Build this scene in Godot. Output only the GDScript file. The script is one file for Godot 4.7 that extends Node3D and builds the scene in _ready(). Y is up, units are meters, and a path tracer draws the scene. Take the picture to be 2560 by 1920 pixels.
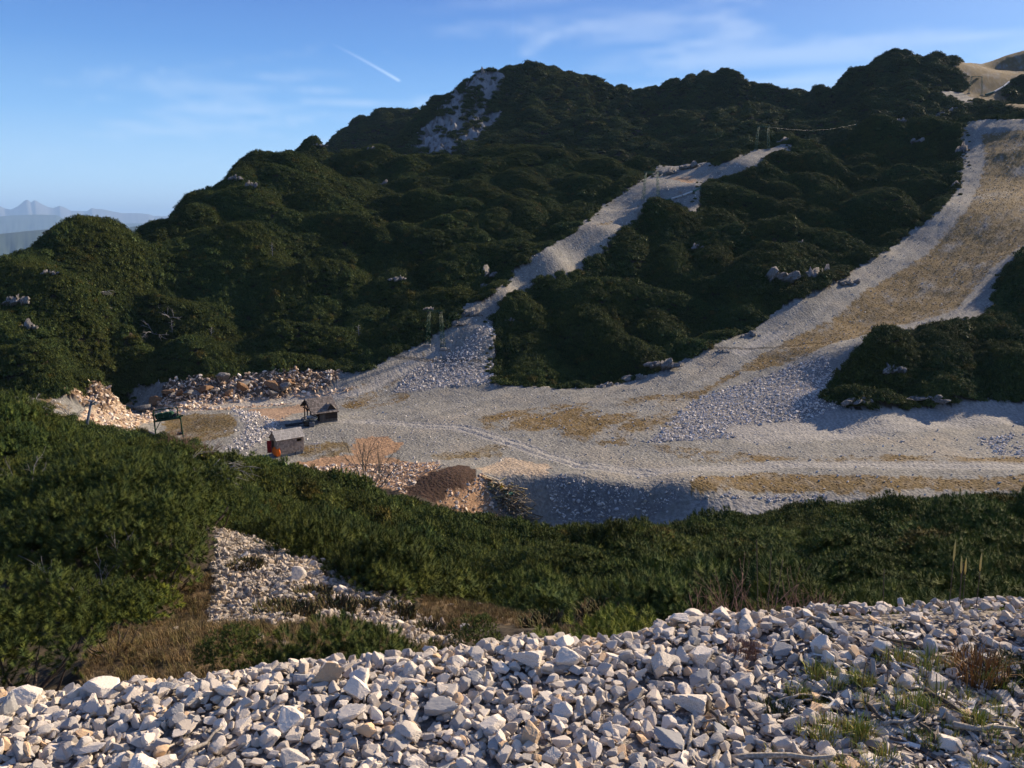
extends Node3D

const EYE := 1.6
var rng := RandomNumberGenerator.new()
var used_names := {}
var M := {}                      # materials
var coarse := PackedFloat32Array()
const CT := 150                  # survey grid: columns across, rows outward
const CD := 250
const T0 := -0.86
const T1 := 0.86
const D0 := 5.5
const D1 := 1120.0
# fine ground grid
const GT0 := -0.74
const GDT := 0.00185
const GN := 801
var gd := PackedFloat32Array()   # row distances
var gh := PackedFloat32Array()   # heights
var gc := PackedByteArray()      # cover codes
var gl := PackedFloat32Array()   # lumps under the pines
var gv := PackedByteArray()      # in sight
var lump := FastNoiseLite.new()
var lump2 := FastNoiseLite.new()
var soft := FastNoiseLite.new()
var fine := FastNoiseLite.new()

func _ready() -> void:
	rng.seed = 7
	camera_sky_sun()
	materials()
	survey()
	ground()
	gravel_bank()
	far_land()
	meshes()
	thickets()
	pines_near()
	loose_stones()
	buildings()
	lift_things()
	logs_and_rubbish()
	dead_wood()
	outcrops()
	foreground()

# ------------------------------------------------------------------ light and lens
func camera_sky_sun() -> void:
	var cam := Camera3D.new()
	cam.name = "camera"
	add_child(cam)
	cam.position = Vector3(0, EYE, 0)
	cam.rotation_degrees = Vector3(-10.8, 0, 0)
	cam.fov = 50.0
	cam.near = 0.05
	cam.far = 90000.0
	cam.current = true
	var sun := DirectionalLight3D.new()
	sun.name = "sun"
	add_child(sun)
	var az := deg_to_rad(SUN_AZ)
	var el := deg_to_rad(SUN_EL)
	var s := Vector3(sin(az) * cos(el), sin(el), -cos(az) * cos(el))
	sun.look_at_from_position(Vector3.ZERO, -s)
	sun.light_energy = SUN_ENERGY
	sun.light_color = Color(1.0, 0.915, 0.80)
	sun.light_angular_distance = 0.5
	sun.shadow_enabled = true
	var e := Environment.new()
	e.background_mode = Environment.BG_SKY
	e.tonemap_mode = Environment.TONE_MAPPER_LINEAR
	e.tonemap_exposure = EXPOSURE
	e.sdfgi_enabled = true
	e.ssao_enabled = true
	e.ssil_enabled = true
	e.fog_enabled = true
	e.fog_density = FOG
	e.fog_light_color = Color(0.66, 0.82, 1.0)
	var sky := Sky.new()
	var pm := PanoramaSkyMaterial.new()
	pm.panorama = ImageTexture.create_from_image(sky_image(s))
	sky.sky_material = pm
	e.sky = sky
	var we := WorldEnvironment.new()
	we.name = "world_environment"
	we.environment = e
	add_child(we)

const SUN_AZ := 51.0
const SUN_EL := 24.5
const SUN_ENERGY := 1.6
const EXPOSURE := 2.05
const FOG := 0.00004
const SKY_GAIN := 0.63

func sky_image(s: Vector3) -> Image:
	var w := 1024
	var h := 512
	var im := Image.create_empty(w, h, false, Image.FORMAT_RGBAF)
	var cir := FastNoiseLite.new()
	cir.seed = 11
	cir.frequency = 1.0
	cir.fractal_octaves = 5
	var broad := FastNoiseLite.new()
	broad.seed = 4
	broad.frequency = 1.0
	broad.fractal_octaves = 2
	var el_k := [0.0, 3.0, 7.0, 11.0, 16.0, 28.0, 50.0, 90.0]
	var cols := [Vector3(.60, .77, .90), Vector3(.42, .66, .88), Vector3(.205, .435, .77), Vector3(.102, .275, .63), Vector3(.054, .155, .48), Vector3(.048, .125, .40), Vector3(.05, .12, .35), Vector3(.045, .11, .31)]
	for j in h:
		var el := (0.5 - (j + 0.5) / h) * 180.0
		var k := 0
		while k < 6 and el > el_k[k + 1]:
			k += 1
		var f := clampf((el - el_k[k]) / (el_k[k + 1] - el_k[k]), 0, 1)
		var base: Vector3 = (cols[k] as Vector3).lerp(cols[k + 1], f)
		var er := deg_to_rad(el)
		for i in w:
			if el < -2.0:
				im.set_pixel(i, j, Color(.3, .36, .45))
				continue
			var a := (i + 0.5) / w * TAU
			var d := Vector3(sin(a) * cos(er), sin(er), -cos(a) * cos(er))
			var ang := rad_to_deg(acos(clampf(d.dot(s), -1, 1)))
			var g := exp(-ang / 16.0)
			var c := base + Vector3(.75, .82, .85) * g * 0.75
			c *= 1.0 + 0.10 * cos(deg_to_rad(ang))
			# thin cirrus, seen on a plane high above
			var hh := maxf(sin(er), 0.03)
			var px := d.x / hh
			var pz := d.z / hh
			var st := cir.get_noise_2d(px * 0.55 + pz * 0.18 + 2.0 * broad.get_noise_2d(px * 0.3, pz * 0.3), pz * 1.1 - px * 0.5)
			var br := broad.get_noise_2d(px * 0.22 + 3.1, pz * 0.30 + 7.7)
			var cl := smoothstep(-0.05, 0.8, st * 0.8 + br * 0.9) * smoothstep(2.0, 9.0, el)
			c = c.lerp(Vector3(.80, .88, .98), cl * 0.24)
			c *= SKY_GAIN
			im.set_pixel(i, j, Color(c.x, c.y, c.z))
	im.resize(4096, 2048, Image.INTERPOLATE_CUBIC)
	# condensation trail, thinning out behind the aircraft
	var p0 := Vector2(-7.35, 9.3)
	var p1 := Vector2(-12.7, 11.75)
	var n := 700
	for q in n:
		var f2 := float(q) / n
		var p := p0.lerp(p1, f2) + Vector2(0, 0.16 * sin(f2 * 2.6))
		var wd := lerpf(0.02, 0.06, f2)
		var al := lerpf(0.5, 0.0, pow(f2, 0.55)) * smoothstep(0.0, 0.02, f2)
		var x := fposmod(p.x, 360.0) / 360.0 * 4096.0
		var y := (0.5 - p.y / 180.0) * 2048.0
		var rr := wd / 360.0 * 4096.0
		for oy in range(-5, 6):
			for ox in range(-1, 2):
				var xi := int(x) + ox
				var yi := int(y) + oy
				var dd := Vector2((xi + 0.5 - x) * 0.5, yi + 0.5 - y).length() / maxf(rr, 0.55)
				var v := al * exp(-dd * dd) * 0.065
				if v > 0.003:
					var old := im.get_pixel(xi, yi)
					im.set_pixel(xi, yi, old.lerp(Color(.9, .95, 1.0), v))
	return im

# ------------------------------------------------------------------ small helpers
func numbered(called: String) -> String:
	if not used_names.has(called):
		used_names[called] = 0
		return called
	used_names[called] += 1
	return "%s_%03d" % [called, used_names[called]]

func tag(o: Node3D, label: String, category: String, group := "", kind := "") -> void:
	if label:
		o.set_meta("label", label)
	if category:
		o.set_meta("category", category)
	if group:
		o.set_meta("group", group)
	if kind:
		o.set_meta("kind", kind)

func thing(called: String, at: Vector3, label: String, category: String, group := "", turn := 0.0) -> Node3D:
	var o := Node3D.new()
	o.name = numbered(called)
	add_child(o)
	o.position = at
	o.rotation.y = turn
	tag(o, label, category, group)
	return o

func part(parent: Node3D, called: String, mesh: Mesh, mat: Material, at := Vector3.ZERO, basis := Basis.IDENTITY) -> MeshInstance3D:
	var o := MeshInstance3D.new()
	o.name = called
	o.mesh = mesh
	if mat:
		o.material_override = mat
	parent.add_child(o, true)
	o.transform = Transform3D(basis, at)
	return o

func one(called: String, mesh: Mesh, mat: Material, tr: Transform3D, label: String, category: String, group := "") -> MeshInstance3D:
	var o := MeshInstance3D.new()
	o.name = numbered(called)
	o.mesh = mesh
	o.material_override = mat
	add_child(o)
	o.transform = tr
	tag(o, label, category, group)
	return o

func new_st() -> SurfaceTool:
	var st := SurfaceTool.new()
	st.begin(Mesh.PRIMITIVE_TRIANGLES)
	return st

func tri(st: SurfaceTool, a: Vector3, b: Vector3, c: Vector3) -> void:
	st.add_vertex(a)
	st.add_vertex(b)
	st.add_vertex(c)

func quad(st: SurfaceTool, a: Vector3, b: Vector3, c: Vector3, d: Vector3) -> void:
	tri(st, a, b, c)
	tri(st, a, c, d)

func prism8(st: SurfaceTool, p: Array) -> void:
	# p: four bottom corners (counter-clockwise from above), then four top corners
	quad(st, p[0], p[1], p[2], p[3])
	quad(st, p[7], p[6], p[5], p[4])
	for i in 4:
		var j := (i + 1) % 4
		quad(st, p[i], p[i + 4], p[j + 4], p[j])

func box_st(st: SurfaceTool, c: Vector3, s: Vector3, b := Basis.IDENTITY) -> void:
	var p := []
	for y in [-0.5, 0.5]:
		for q in [[-0.5, 0.5], [0.5, 0.5], [0.5, -0.5], [-0.5, -0.5]]:
			p.append(c + b * Vector3(q[0] * s.x, y * s.y, q[1] * s.z))
	prism8(st, p)

func box_mesh(s: Vector3, chamfer := 0.0) -> Mesh:
	var st := new_st()
	if chamfer <= 0.0:
		box_st(st, Vector3.ZERO, s)
	else:
		var h := s * 0.5
		var k := chamfer
		var ring := []
		for lv in [[-h.y, k], [-h.y + k, 0.0], [h.y - k, 0.0], [h.y, k]]:
			var hx: float = h.x - lv[1]
			var hz: float = h.z - lv[1]
			var r := []
			for q in [[-1, 1, 1, 0], [-1, 1, 0, 1], [1, 1, 0, 1], [1, 1, 1, 0], [1, -1, 1, 0], [1, -1, 0, 1], [-1, -1, 0, 1], [-1, -1, 1, 0]]:
				# corner cut in two
				var cx: float = q[0] * (hx - (k if q[3] == 1 else 0.0))
				var cz: float = q[1] * (hz - (k if q[2] == 1 else 0.0))
				r.append(Vector3(cx, lv[0], cz))
			ring.append([r[0], r[1], r[2], r[3], r[4], r[5], r[6], r[7]])
		for l in 3:
			for i in 8:
				var j := (i + 1) % 8
				quad(st, ring[l][i], ring[l + 1][i], ring[l + 1][j], ring[l][j])
		for i in range(1, 7):
			tri(st, ring[0][0], ring[0][i], ring[0][i + 1])
			tri(st, ring[3][0], ring[3][i + 1], ring[3][i])
	return st.commit()

func frame_of(d: Vector3) -> Basis:
	var y := d.normalized()
	var a := Vector3.RIGHT if absf(y.x) < 0.8 else Vector3.BACK
	var z := a.cross(y).normalized()
	return Basis(y.cross(z), y, z)

func tube(st: SurfaceTool, pts: Array, rads: Array, sides := 6, capped := true) -> void:
	var rings := []
	for i in pts.size():
		var d: Vector3 = pts[mini(i + 1, pts.size() - 1)] - pts[maxi(i - 1, 0)]
		var b := frame_of(d)
		var r := []
		for k in sides:
			var a := TAU * k / sides
			r.append(pts[i] + (b.x * cos(a) + b.z * sin(a)) * rads[i])
		rings.append(r)
	for i in pts.size() - 1:
		for k in sides:
			var m := (k + 1) % sides
			quad(st, rings[i][k], rings[i][m], rings[i + 1][m], rings[i + 1][k])
	if capped:
		for k in range(1, sides - 1):
			tri(st, rings[0][0], rings[0][k + 1], rings[0][k])
			var e: Array = rings[-1]
			tri(st, e[0], e[k], e[k + 1])

func rod(a: Vector3, b: Vector3, r: float, sides := 8) -> Mesh:
	var st := new_st()
	tube(st, [a, b], [r, r], sides)
	return st.commit()

func beam(a: Vector3, b: Vector3, w: float, h: float) -> Mesh:
	var st := new_st()
	var bs := frame_of(b - a)
	box_st(st, (a + b) * 0.5, Vector3(w, (b - a).length(), h), bs)
	return st.commit()

func noise_tex(sd: int, freq: float, lo: Color, hi: Color, size := 512, oct := 4, mid := -1.0, midc := Color.WHITE) -> NoiseTexture2D:
	var t := NoiseTexture2D.new()
	t.width = size
	t.height = size
	t.seamless = true
	t.normalize = true
	var n := FastNoiseLite.new()
	n.seed = sd
	n.frequency = freq
	n.fractal_octaves = oct
	t.noise = n
	var g := Gradient.new()
	g.set_color(0, lo)
	g.set_color(1, hi)
	if mid >= 0.0:
		g.add_point(mid, midc)
	t.color_ramp = g
	return t

func bump_tex(sd: int, freq: float, strength: float, size := 512, oct := 4, cell := false) -> NoiseTexture2D:
	var t := NoiseTexture2D.new()
	t.width = size
	t.height = size
	t.seamless = true
	t.as_normal_map = true
	t.bump_strength = strength
	var n := FastNoiseLite.new()
	n.seed = sd
	n.frequency = freq
	n.fractal_octaves = oct
	if cell:
		n.noise_type = FastNoiseLite.TYPE_CELLULAR
		n.cellular_return_type = FastNoiseLite.RETURN_DISTANCE
		n.fractal_octaves = 2
	t.noise = n
	return t

func mat(c: Color, rough := 0.9, tex: Texture2D = null, nrm: Texture2D = null, scale := 1.0, world := true, vcol := false, nscale := 1.0) -> StandardMaterial3D:
	# c is a linear base colour
	var m := StandardMaterial3D.new()
	m.albedo_color = c.linear_to_srgb()
	m.roughness = rough
	m.metallic_specular = 0.25
	m.vertex_color_use_as_albedo = vcol
	if tex:
		m.albedo_texture = tex
	if nrm:
		m.normal_enabled = true
		m.normal_texture = nrm
		m.normal_scale = nscale
	if tex or nrm:
		m.uv1_triplanar = true
		m.uv1_world_triplanar = world
		m.uv1_scale = Vector3.ONE * scale
	return m

func materials() -> void:
	var grain := noise_tex(3, 0.03, Color(.62, .62, .62), Color(1, 1, 1), 512, 5)
	M.ground = mat(Color(1, 1, 1), 0.95, grain, bump_tex(5, 0.03, 9.0, 512, 6), 0.11, true, true, 0.8)
	var streak := noise_tex(8, 0.02, Color(.50, .47, .43), Color(1, 1, 1), 512, 6, 0.33, Color(.84, .82, .79))
	M.stone = mat(Color(.84, .775, .69), 0.9, streak, bump_tex(9, 0.025, 16.0, 512, 6), 1.3, false, true, 1.5)
	M.stone_far = mat(Color(.68, .63, .56), 0.95, null, null, 1.0, true, true)
	M.outcrop = mat(Color(.39, .37, .34), 0.95, noise_tex(12, 0.02, Color(.42, .40, .38), Color(1, 1, 1), 512, 6), bump_tex(13, 0.03, 10.0), 0.35, true, true, 1.2)
	M.pine = mat(Color(1, 1, 1), 0.75, null, null, 1.0, true, true)
	M.pine.metallic_specular = 0.2
	M.pine.backlight = Color(.30, .36, .12)
	M.pine.cull_mode = BaseMaterial3D.CULL_DISABLED
	M.pine_sunlit = M.pine.duplicate()  # copy with sunlight painted in: lighter, yellower needles for some near shrubs
	M.pine_sunlit.albedo_color = Color(1.9, 1.75, 1.3).linear_to_srgb()
	M.bark = mat(Color(.16, .13, .11), 0.95, noise_tex(21, 0.05, Color(.45, .43, .42), Color(1, 1, 1), 256), null, 3.0, false)
	M.silver = mat(Color(.42, .40, .38), 0.9, noise_tex(22, 0.05, Color(.5, .5, .5), Color(1, 1, 1), 256), null, 4.0, false)
	M.grass = mat(Color(1, 1, 1), 0.85, null, null, 1.0, true, true)
	M.grass.cull_mode = BaseMaterial3D.CULL_DISABLED
	M.grass.backlight = Color(.35, .33, .16)
	var woodtex := noise_tex(31, 0.02, Color(.55, .53, .50), Color(1, 1, 1), 512, 5)
	M.new_wood = mat(Color(.62, .46, .315), 0.85, woodtex, null, 2.0, false)
	M.shingle = mat(Color(.64, .50, .375), 0.9, woodtex, null, 1.6, true, true)
	M.roof_shingle = mat(Color(.62, .60, .57), 0.9, woodtex, null, 1.6, true, true)
	M.old_shingle = mat(Color(.30, .262, .235), 0.95, woodtex, null, 1.2, true, true)
	M.dark_wood = mat(Color(.085, .06, .045), 0.9, woodtex, null, 1.5, false)
	M.grey_wood = mat(Color(.20, .175, .15), 0.92, woodtex, null, 1.5, false)
	M.orange = mat(Color(.80, .16, .012), 0.55)
	M.red = mat(Color(.36, .022, .018), 0.6)
	M.white_board = mat(Color(.62, .61, .59), 0.7, noise_tex(33, 0.02, Color(.8, .8, .8), Color(1, 1, 1), 256), null, 1.0, false)
	M.green_paint = mat(Color(.012, .07, .038), 0.5, noise_tex(34, 0.03, Color(.6, .6, .6), Color(1, 1, 1), 256), null, 1.0, false)
	M.green_pale = mat(Color(.05, .12, .085), 0.6)
	M.steel = mat(Color(.20, .22, .25), 0.55, noise_tex(35, 0.03, Color(.65, .65, .65), Color(1, 1, 1), 256), null, 0.8, false)
	M.steel.metallic = 0.3
	M.concrete = mat(Color(.33, .32, .30), 0.95, noise_tex(36, 0.03, Color(.7, .7, .7), Color(1, 1, 1), 256), null, 0.7, true)
	M.black_steel = mat(Color(.025, .03, .035), 0.55)
	M.wheel = mat(Color(.055, .075, .085), 0.5)
	M.yellow = mat(Color(.55, .33, .02), 0.6)
	M.log = mat(Color(1, 1, 1), 0.9, woodtex, null, 1.0, false, true)
	M.bark_bare = mat(Color(.24, .205, .17), 0.9, noise_tex(23, 0.05, Color(.5, .5, .5), Color(1, 1, 1), 256), null, 2.0, false)
	M.twig_red = mat(Color(.17, .105, .08), 0.9)
	M.stick_pale = mat(Color(.50, .45, .38), 0.85, woodtex, null, 8.0, false)
	M.stick_dark = mat(Color(.13, .11, .09), 0.9, woodtex, null, 8.0, false)
	M.seed = mat(Color(.55, .42, .14), 0.9)
	M.boulder_ochre = mat(Color(.40, .26, .15), 0.95, noise_tex(37, 0.02, Color(.5, .45, .42), Color(1, 1, 1), 512, 5), M.outcrop.normal_texture, 0.6, false, true)
	M.far_rock = mat(Color(.13, .13, .13), 1.0)
	M.far_wood = mat(Color(.035, .05, .03), 1.0)

# ------------------------------------------------------------------ the lie of the land
func survey() -> void:
	var n := SURVEY.size() / 3
	var X := PackedFloat64Array()
	var Z := PackedFloat64Array()
	for i in n:
		X.append(SURVEY[3 * i] / 100.0)
		Z.append(SURVEY[3 * i + 1] / 100.0)
	var N := n + 3
	var A: Array[PackedFloat64Array] = []
	for i in N:
		var r := PackedFloat64Array()
		r.resize(N + 1)
		A.append(r)
	for i in n:
		var r := A[i]
		for j in n:
			var r2 := (X[i] - X[j]) * (X[i] - X[j]) + (Z[i] - Z[j]) * (Z[i] - Z[j])
			r[j] = r2 * log(r2) * 0.5 if r2 > 1e-12 else 0.0
		r[i] += 1e-5
		r[n] = 1.0
		r[n + 1] = X[i]
		r[n + 2] = Z[i]
		r[N] = SURVEY[3 * i + 2]
		A[n][i] = 1.0
		A[n + 1][i] = X[i]
		A[n + 2][i] = Z[i]
	for k in N:
		var best := k
		for i in range(k + 1, N):
			if absf(A[i][k]) > absf(A[best][k]):
				best = i
		var sw := A[k]
		A[k] = A[best]
		A[best] = sw
		var pk := A[k]
		var inv := 1.0 / pk[k]
		for i in range(k + 1, N):
			var ri := A[i]
			var f := ri[k] * inv
			if f != 0.0:
				for j in range(k, N + 1):
					ri[j] -= f * pk[j]
	var w := PackedFloat64Array()
	w.resize(N)
	for k in range(N - 1, -1, -1):
		var s := A[k][N]
		var rk := A[k]
		for j in range(k + 1, N):
			s -= rk[j] * w[j]
		w[k] = s / rk[k]
	coarse.resize(CT * CD)
	for j in CD:
		var d := D0 * exp(log(D1 / D0) * j / (CD - 1))
		var qz := d / 100.0
		for i in CT:
			var qx := lerpf(T0, T1, float(i) / (CT - 1)) * qz
			var s := w[n] + w[n + 1] * qx + w[n + 2] * qz
			for k in n:
				var dx := qx - X[k]
				var dz := qz - Z[k]
				var r2 := dx * dx + dz * dz
				if r2 > 1e-12:
					s += w[k] * r2 * log(r2) * 0.5
			coarse[j * CT + i] = s

func cubic(a: float, b: float, c: float, d: float, f: float) -> float:
	return b + 0.5 * f * (c - a + f * (2.0 * a - 5.0 * b + 4.0 * c - d + f * (3.0 * (b - c) + d - a)))

func coarse_row(d: float) -> PackedFloat32Array:
	var q := log(d / D0) / log(D1 / D0) * (CD - 1)
	var j := clampi(int(q), 1, CD - 3)
	var f := clampf(q - j, -1.0, 2.0)
	var out := PackedFloat32Array()
	out.resize(CT)
	for i in CT:
		out[i] = cubic(coarse[(j - 1) * CT + i], coarse[j * CT + i], coarse[(j + 1) * CT + i], coarse[(j + 2) * CT + i], f)
	return out

func row_at(r: PackedFloat32Array, t: float) -> float:
	var q := (t - T0) / (T1 - T0) * (CT - 1)
	var i := clampi(int(q), 1, CT - 3)
	return cubic(r[i - 1], r[i], r[i + 1], r[i + 2], q - i)

func cover_colors() -> Array:
	return [
		Color(.075, .060, .040),  # 0 needle litter under pines
		Color(.315, .305, .272),    # 1 gravel
		Color(.23, .155, .062),  # 2 dry grass
		Color(.46, .285, .165),   # 3 orange soil
		Color(.085, .050, .034),  # 4 dark soil
		Color(.29, .28, .27),    # 5 scree
		Color(.37, .355, .335),    # 6 cliff
		Color(.40, .385, .35),    # 7 track
		Color(.19, .13, .085),  # 8 cut bank
		Color(.17, .115, .06),   # 9 hollow grass
		Color(.40, .36, .31),     # 10 rubble
		Color(.23, .170, .080),   # 11 olive grass
		Color(.56, .44, .315),    # 12 cream
		Color(.43, .295, .20),    # 13 tan
	]

func ground() -> void:
	lump.seed = 5
	lump.frequency = 1.0
	lump.fractal_type = FastNoiseLite.FRACTAL_NONE
	lump2.seed = 15
	lump2.frequency = 1.0
	lump2.fractal_type = FastNoiseLite.FRACTAL_NONE
	soft.seed = 25
	soft.frequency = 1.0
	soft.fractal_octaves = 3
	fine.seed = 35
	fine.frequency = 1.0
	fine.fractal_octaves = 4
	var d := 6.3
	while d < 1050.0:
		gd.append(d)
		if d < 30.0:
			d += maxf(0.11, d * 0.008)
		elif d < 86.0:
			d += 0.7
		elif d < 165.0:
			d += 0.52
		elif d < 365.0:
			d += 1.15
		else:
			d += 3.0
	var rows := gd.size()
	gh.resize(rows * GN)
	gc.resize(rows * GN)
	gv.resize(rows * GN)
	gl.resize(rows * GN)
	var col := PackedColorArray()
	col.resize(rows * GN)
	var covers := []
	for c in COVERS:
		var p := PackedVector2Array()
		var lo := Vector2(1e9, 1e9)
		var hi := -lo
		for k in c[2].size() / 2:
			var v := Vector2(c[2][2 * k], c[2][2 * k + 1])
			p.append(v)
			lo = lo.min(v)
			hi = hi.max(v)
		covers.append([c[0], c[1], p, lo, hi])
	var tint := cover_colors()
	var top := PackedFloat32Array()
	top.resize(GN)
	top.fill(-9.0)
	for j in rows:
		d = gd[j]
		var r := coarse_row(d)
		var here := []
		for c in covers:
			if d > c[3].y - 3.0 and d < c[4].y + 3.0:
				here.append(c)
		var far := clampf((d - 60.0) / 60.0, 0, 1)
		for i in GN:
			var t := GT0 + GDT * i
			var x := t * d
			var h := row_at(r, t)
			var code := 0
			var second := 0
			var mixv := 0.0
			if here:
				var wf := 0.25 if d < 60.0 else 0.9
				var wx := x + wf * soft.get_noise_2d(x * 0.35 / wf, d * 0.35 / wf)
				var wd := d + wf * 1.4 * soft.get_noise_2d(x * 0.35 / wf + 50.0, d * 0.35 / wf)
				for c in here:
					if wx > c[3].x and wx < c[4].x and wd > c[3].y and wd < c[4].y and Geometry2D.is_point_in_polygon(Vector2(wx, wd), c[2]):
						if c[1] >= 1.0:
							code = c[0]
							mixv = 1.0
							second = code
						else:
							var pn := fine.get_noise_2d((x * 0.77 - d * 0.64) * 0.12 + c[0] * 9.0, (x * 0.64 + d * 0.77) * 0.045) * 0.6 + 0.5 + 0.22 * fine.get_noise_2d(x * 0.8, d * 0.55)
							var edge: float = c[1] * 0.95 - 0.02
							if pn < edge:
								second = code
								code = c[0]
								mixv = 1.0 - smoothstep(edge - 0.30, edge + 0.02, pn)
			var idx := j * GN + i
			var cl: Color = tint[code]
			if here and code != 0:
				cl = (tint[second] as Color).lerp(cl, 0.35 + 0.65 * mixv)
			if code == 0:
				var a := absf(lump.get_noise_2d(x * 0.038, d * 0.038))
				var b := absf(lump2.get_noise_2d(x * 0.12, d * 0.12))
				if d > 100.0:
					var k := 1.0 if d < 380.0 else 1.6
					if x < -50.0 and d < 215.0:
						k = 0.5
					gl[idx] = (a * 6.0 * far + b * 0.9 + 1.6 * soft.get_noise_2d(x * 0.02, d * 0.02)) * k - (3.4 * k if d < 380.0 else 6.0) - (1.1 if k == 0.5 else 0.0)
				else:
					gl[idx] = (b - 0.3) * 1.1 * clampf((d - 15.0) / 25.0, 0.15, 1.0) + 0.2 * lump.get_noise_2d(x * 0.4, d * 0.4)
			else:
				if code == 6:
					h += 3.2 * (absf(lump.get_noise_2d(x * 0.07 + d * 0.02, d * 0.02)) - 0.3) + 1.2 * lump2.get_noise_2d(x * 0.25, d * 0.07)
				elif code == 8:
					h += 0.9 * absf(lump2.get_noise_2d(x * 0.45, d * 0.5)) + 0.3 * fine.get_noise_2d(x, d)
				elif code == 5 or code == 10:
					h += 0.10 * fine.get_noise_2d(x * 1.3, d * 1.3)
				else:
					h += 0.22 * soft.get_noise_2d(x * 0.09, d * 0.09) * far + 0.05 * fine.get_noise_2d(x * 0.9, d * 0.9)
					if d > 128.0:
						# rills washed down the slope
						h -= 0.4 * smoothstep(128.0, 175.0, d) * pow(1.0 - absf(lump2.get_noise_2d((x * 0.77 - d * 0.64) * 0.2, (x * 0.64 + d * 0.77) * 0.012)), 4.0) * 0.5
				var v := fine.get_noise_2d(x * 0.5 + 31.0, d * 0.32)
				var v2 := soft.get_noise_2d(x * 0.06 + 5.0, d * 0.06)
				cl = cl * (1.0 + 0.28 * v + 0.16 * v2)
				if d > 128.0:
					var wash := fine.get_noise_2d((x * 0.77 - d * 0.64) * 0.30, (x * 0.64 + d * 0.77) * 0.03)
					cl = cl * (1.0 + 0.22 * wash)
				if code == 1 or code == 7 or code == 5:
					cl = cl.lerp(Color(.40, .335, .25), clampf(v2 * 0.7 + v * 0.3, 0, 0.6))
				elif code == 2 or code == 11 or code == 9:
					cl = cl.lerp(Color(.16, .115, .05), clampf(v * 1.1, 0, 0.7))
					cl = cl.lerp(Color(.42, .36, .28), clampf(-v * 0.9 - 0.05, 0, 0.6))
			gh[idx] = h
			gc[idx] = code
			col[idx] = Color(clampf(cl.r, 0, 1), clampf(cl.g, 0, 1), clampf(cl.b, 0, 1))
	lay_lumps(rows)
	for j in rows:
		d = gd[j]
		var margin := 3.5 / d + 0.012
		for i in GN:
			var idx := j * GN + i
			var sl := (gh[idx] - EYE) / d
			gv[idx] = 1 if sl > top[i] - margin else 0
			top[i] = maxf(top[i], sl)
	tracks(col, rows)
	var cuts := [[6.2, 86.0, "ground"], [85.4, 166.0, "valley_floor"], [164.8, 366.0, "hillside"], [364.0, 1100.0, "mountain_ridge"]]
	for c in cuts:
		var j0 := 0
		while gd[j0] < c[0]:
			j0 += 1
		var j1 := j0
		while j1 < rows - 1 and gd[j1] < c[1]:
			j1 += 1
		land_mesh(j0, j1, c[2], col)

func lay_lumps(rows: int) -> void:
	# the lumpy ground under the pines runs out softly towards bare ground
	var m := PackedFloat32Array()
	m.resize(rows * GN)
	for j in rows:
		var w := clampi(int(2.2 / (gd[j] * GDT)), 3, 12)
		var s := 0.0
		var o := j * GN
		for i in range(-w, GN):
			var a := i + w
			if a < GN:
				s += 1.0 if gc[o + a] == 0 else 0.0
			if i - w - 1 >= 0:
				s -= 1.0 if gc[o + i - w - 1] == 0 else 0.0
			if i >= 0:
				m[o + i] = s / (2 * w + 1)
	for i in GN:
		for j in rows:
			var q := 0.0
			for k in range(-3, 4):
				q += m[clampi(j + k, 0, rows - 1) * GN + i]
			q = smoothstep(0.35, 1.0, q / 7.0)
			gh[j * GN + i] += gl[j * GN + i] * q

func tracks(col: PackedColorArray, rows: int) -> void:
	# wheel-worn tracks: paler, finer gravel along these lines
	var lines := TRACKS
	for j in rows:
		var d := gd[j]
		if d < 86.0 or d > 175.0:
			continue
		for L in lines:
			var pts: Array = L[1]
			for s in pts.size() - 1:
				var a := Vector2(pts[s][0], pts[s][1])
				var b := Vector2(pts[s + 1][0], pts[s + 1][1])
				if d < minf(a.y, b.y) - 6.0 or d > maxf(a.y, b.y) + 6.0:
					continue
				var x0 := minf(a.x, b.x) - 6.0
				var x1 := maxf(a.x, b.x) + 6.0
				var i0 := clampi(int((x0 / d - GT0) / GDT), 0, GN - 1)
				var i1 := clampi(int((x1 / d - GT0) / GDT), 0, GN - 1)
				for i in range(i0, i1 + 1):
					var p := Vector2((GT0 + GDT * i) * d, d)
					var q := Geometry2D.get_closest_point_to_segment(p, a, b)
					var w: float = L[0] * (1.0 + 0.35 * soft.get_noise_2d(p.x * 0.2, d * 0.2))
					var e := p.distance_to(q)
					if e < w * 1.3:
						var k := 1.0 - smoothstep(w * 0.7, w * 1.3, e + 0.5 * fine.get_noise_2d(p.x, d))
						var rut := 1.0 - smoothstep(0.18, 0.5, absf(e - 0.85))
						gh[j * GN + i] -= 0.09 * rut * k
						var idx := j * GN + i
						if gc[idx] != 0:
							col[idx] = col[idx].lerp(Color(.43, .41, .375) * (1.0 + 0.12 * fine.get_noise_2d(p.x * 0.7, d * 0.4)), k * 0.85)
							if k > 0.4:
								gc[idx] = 7

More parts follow.
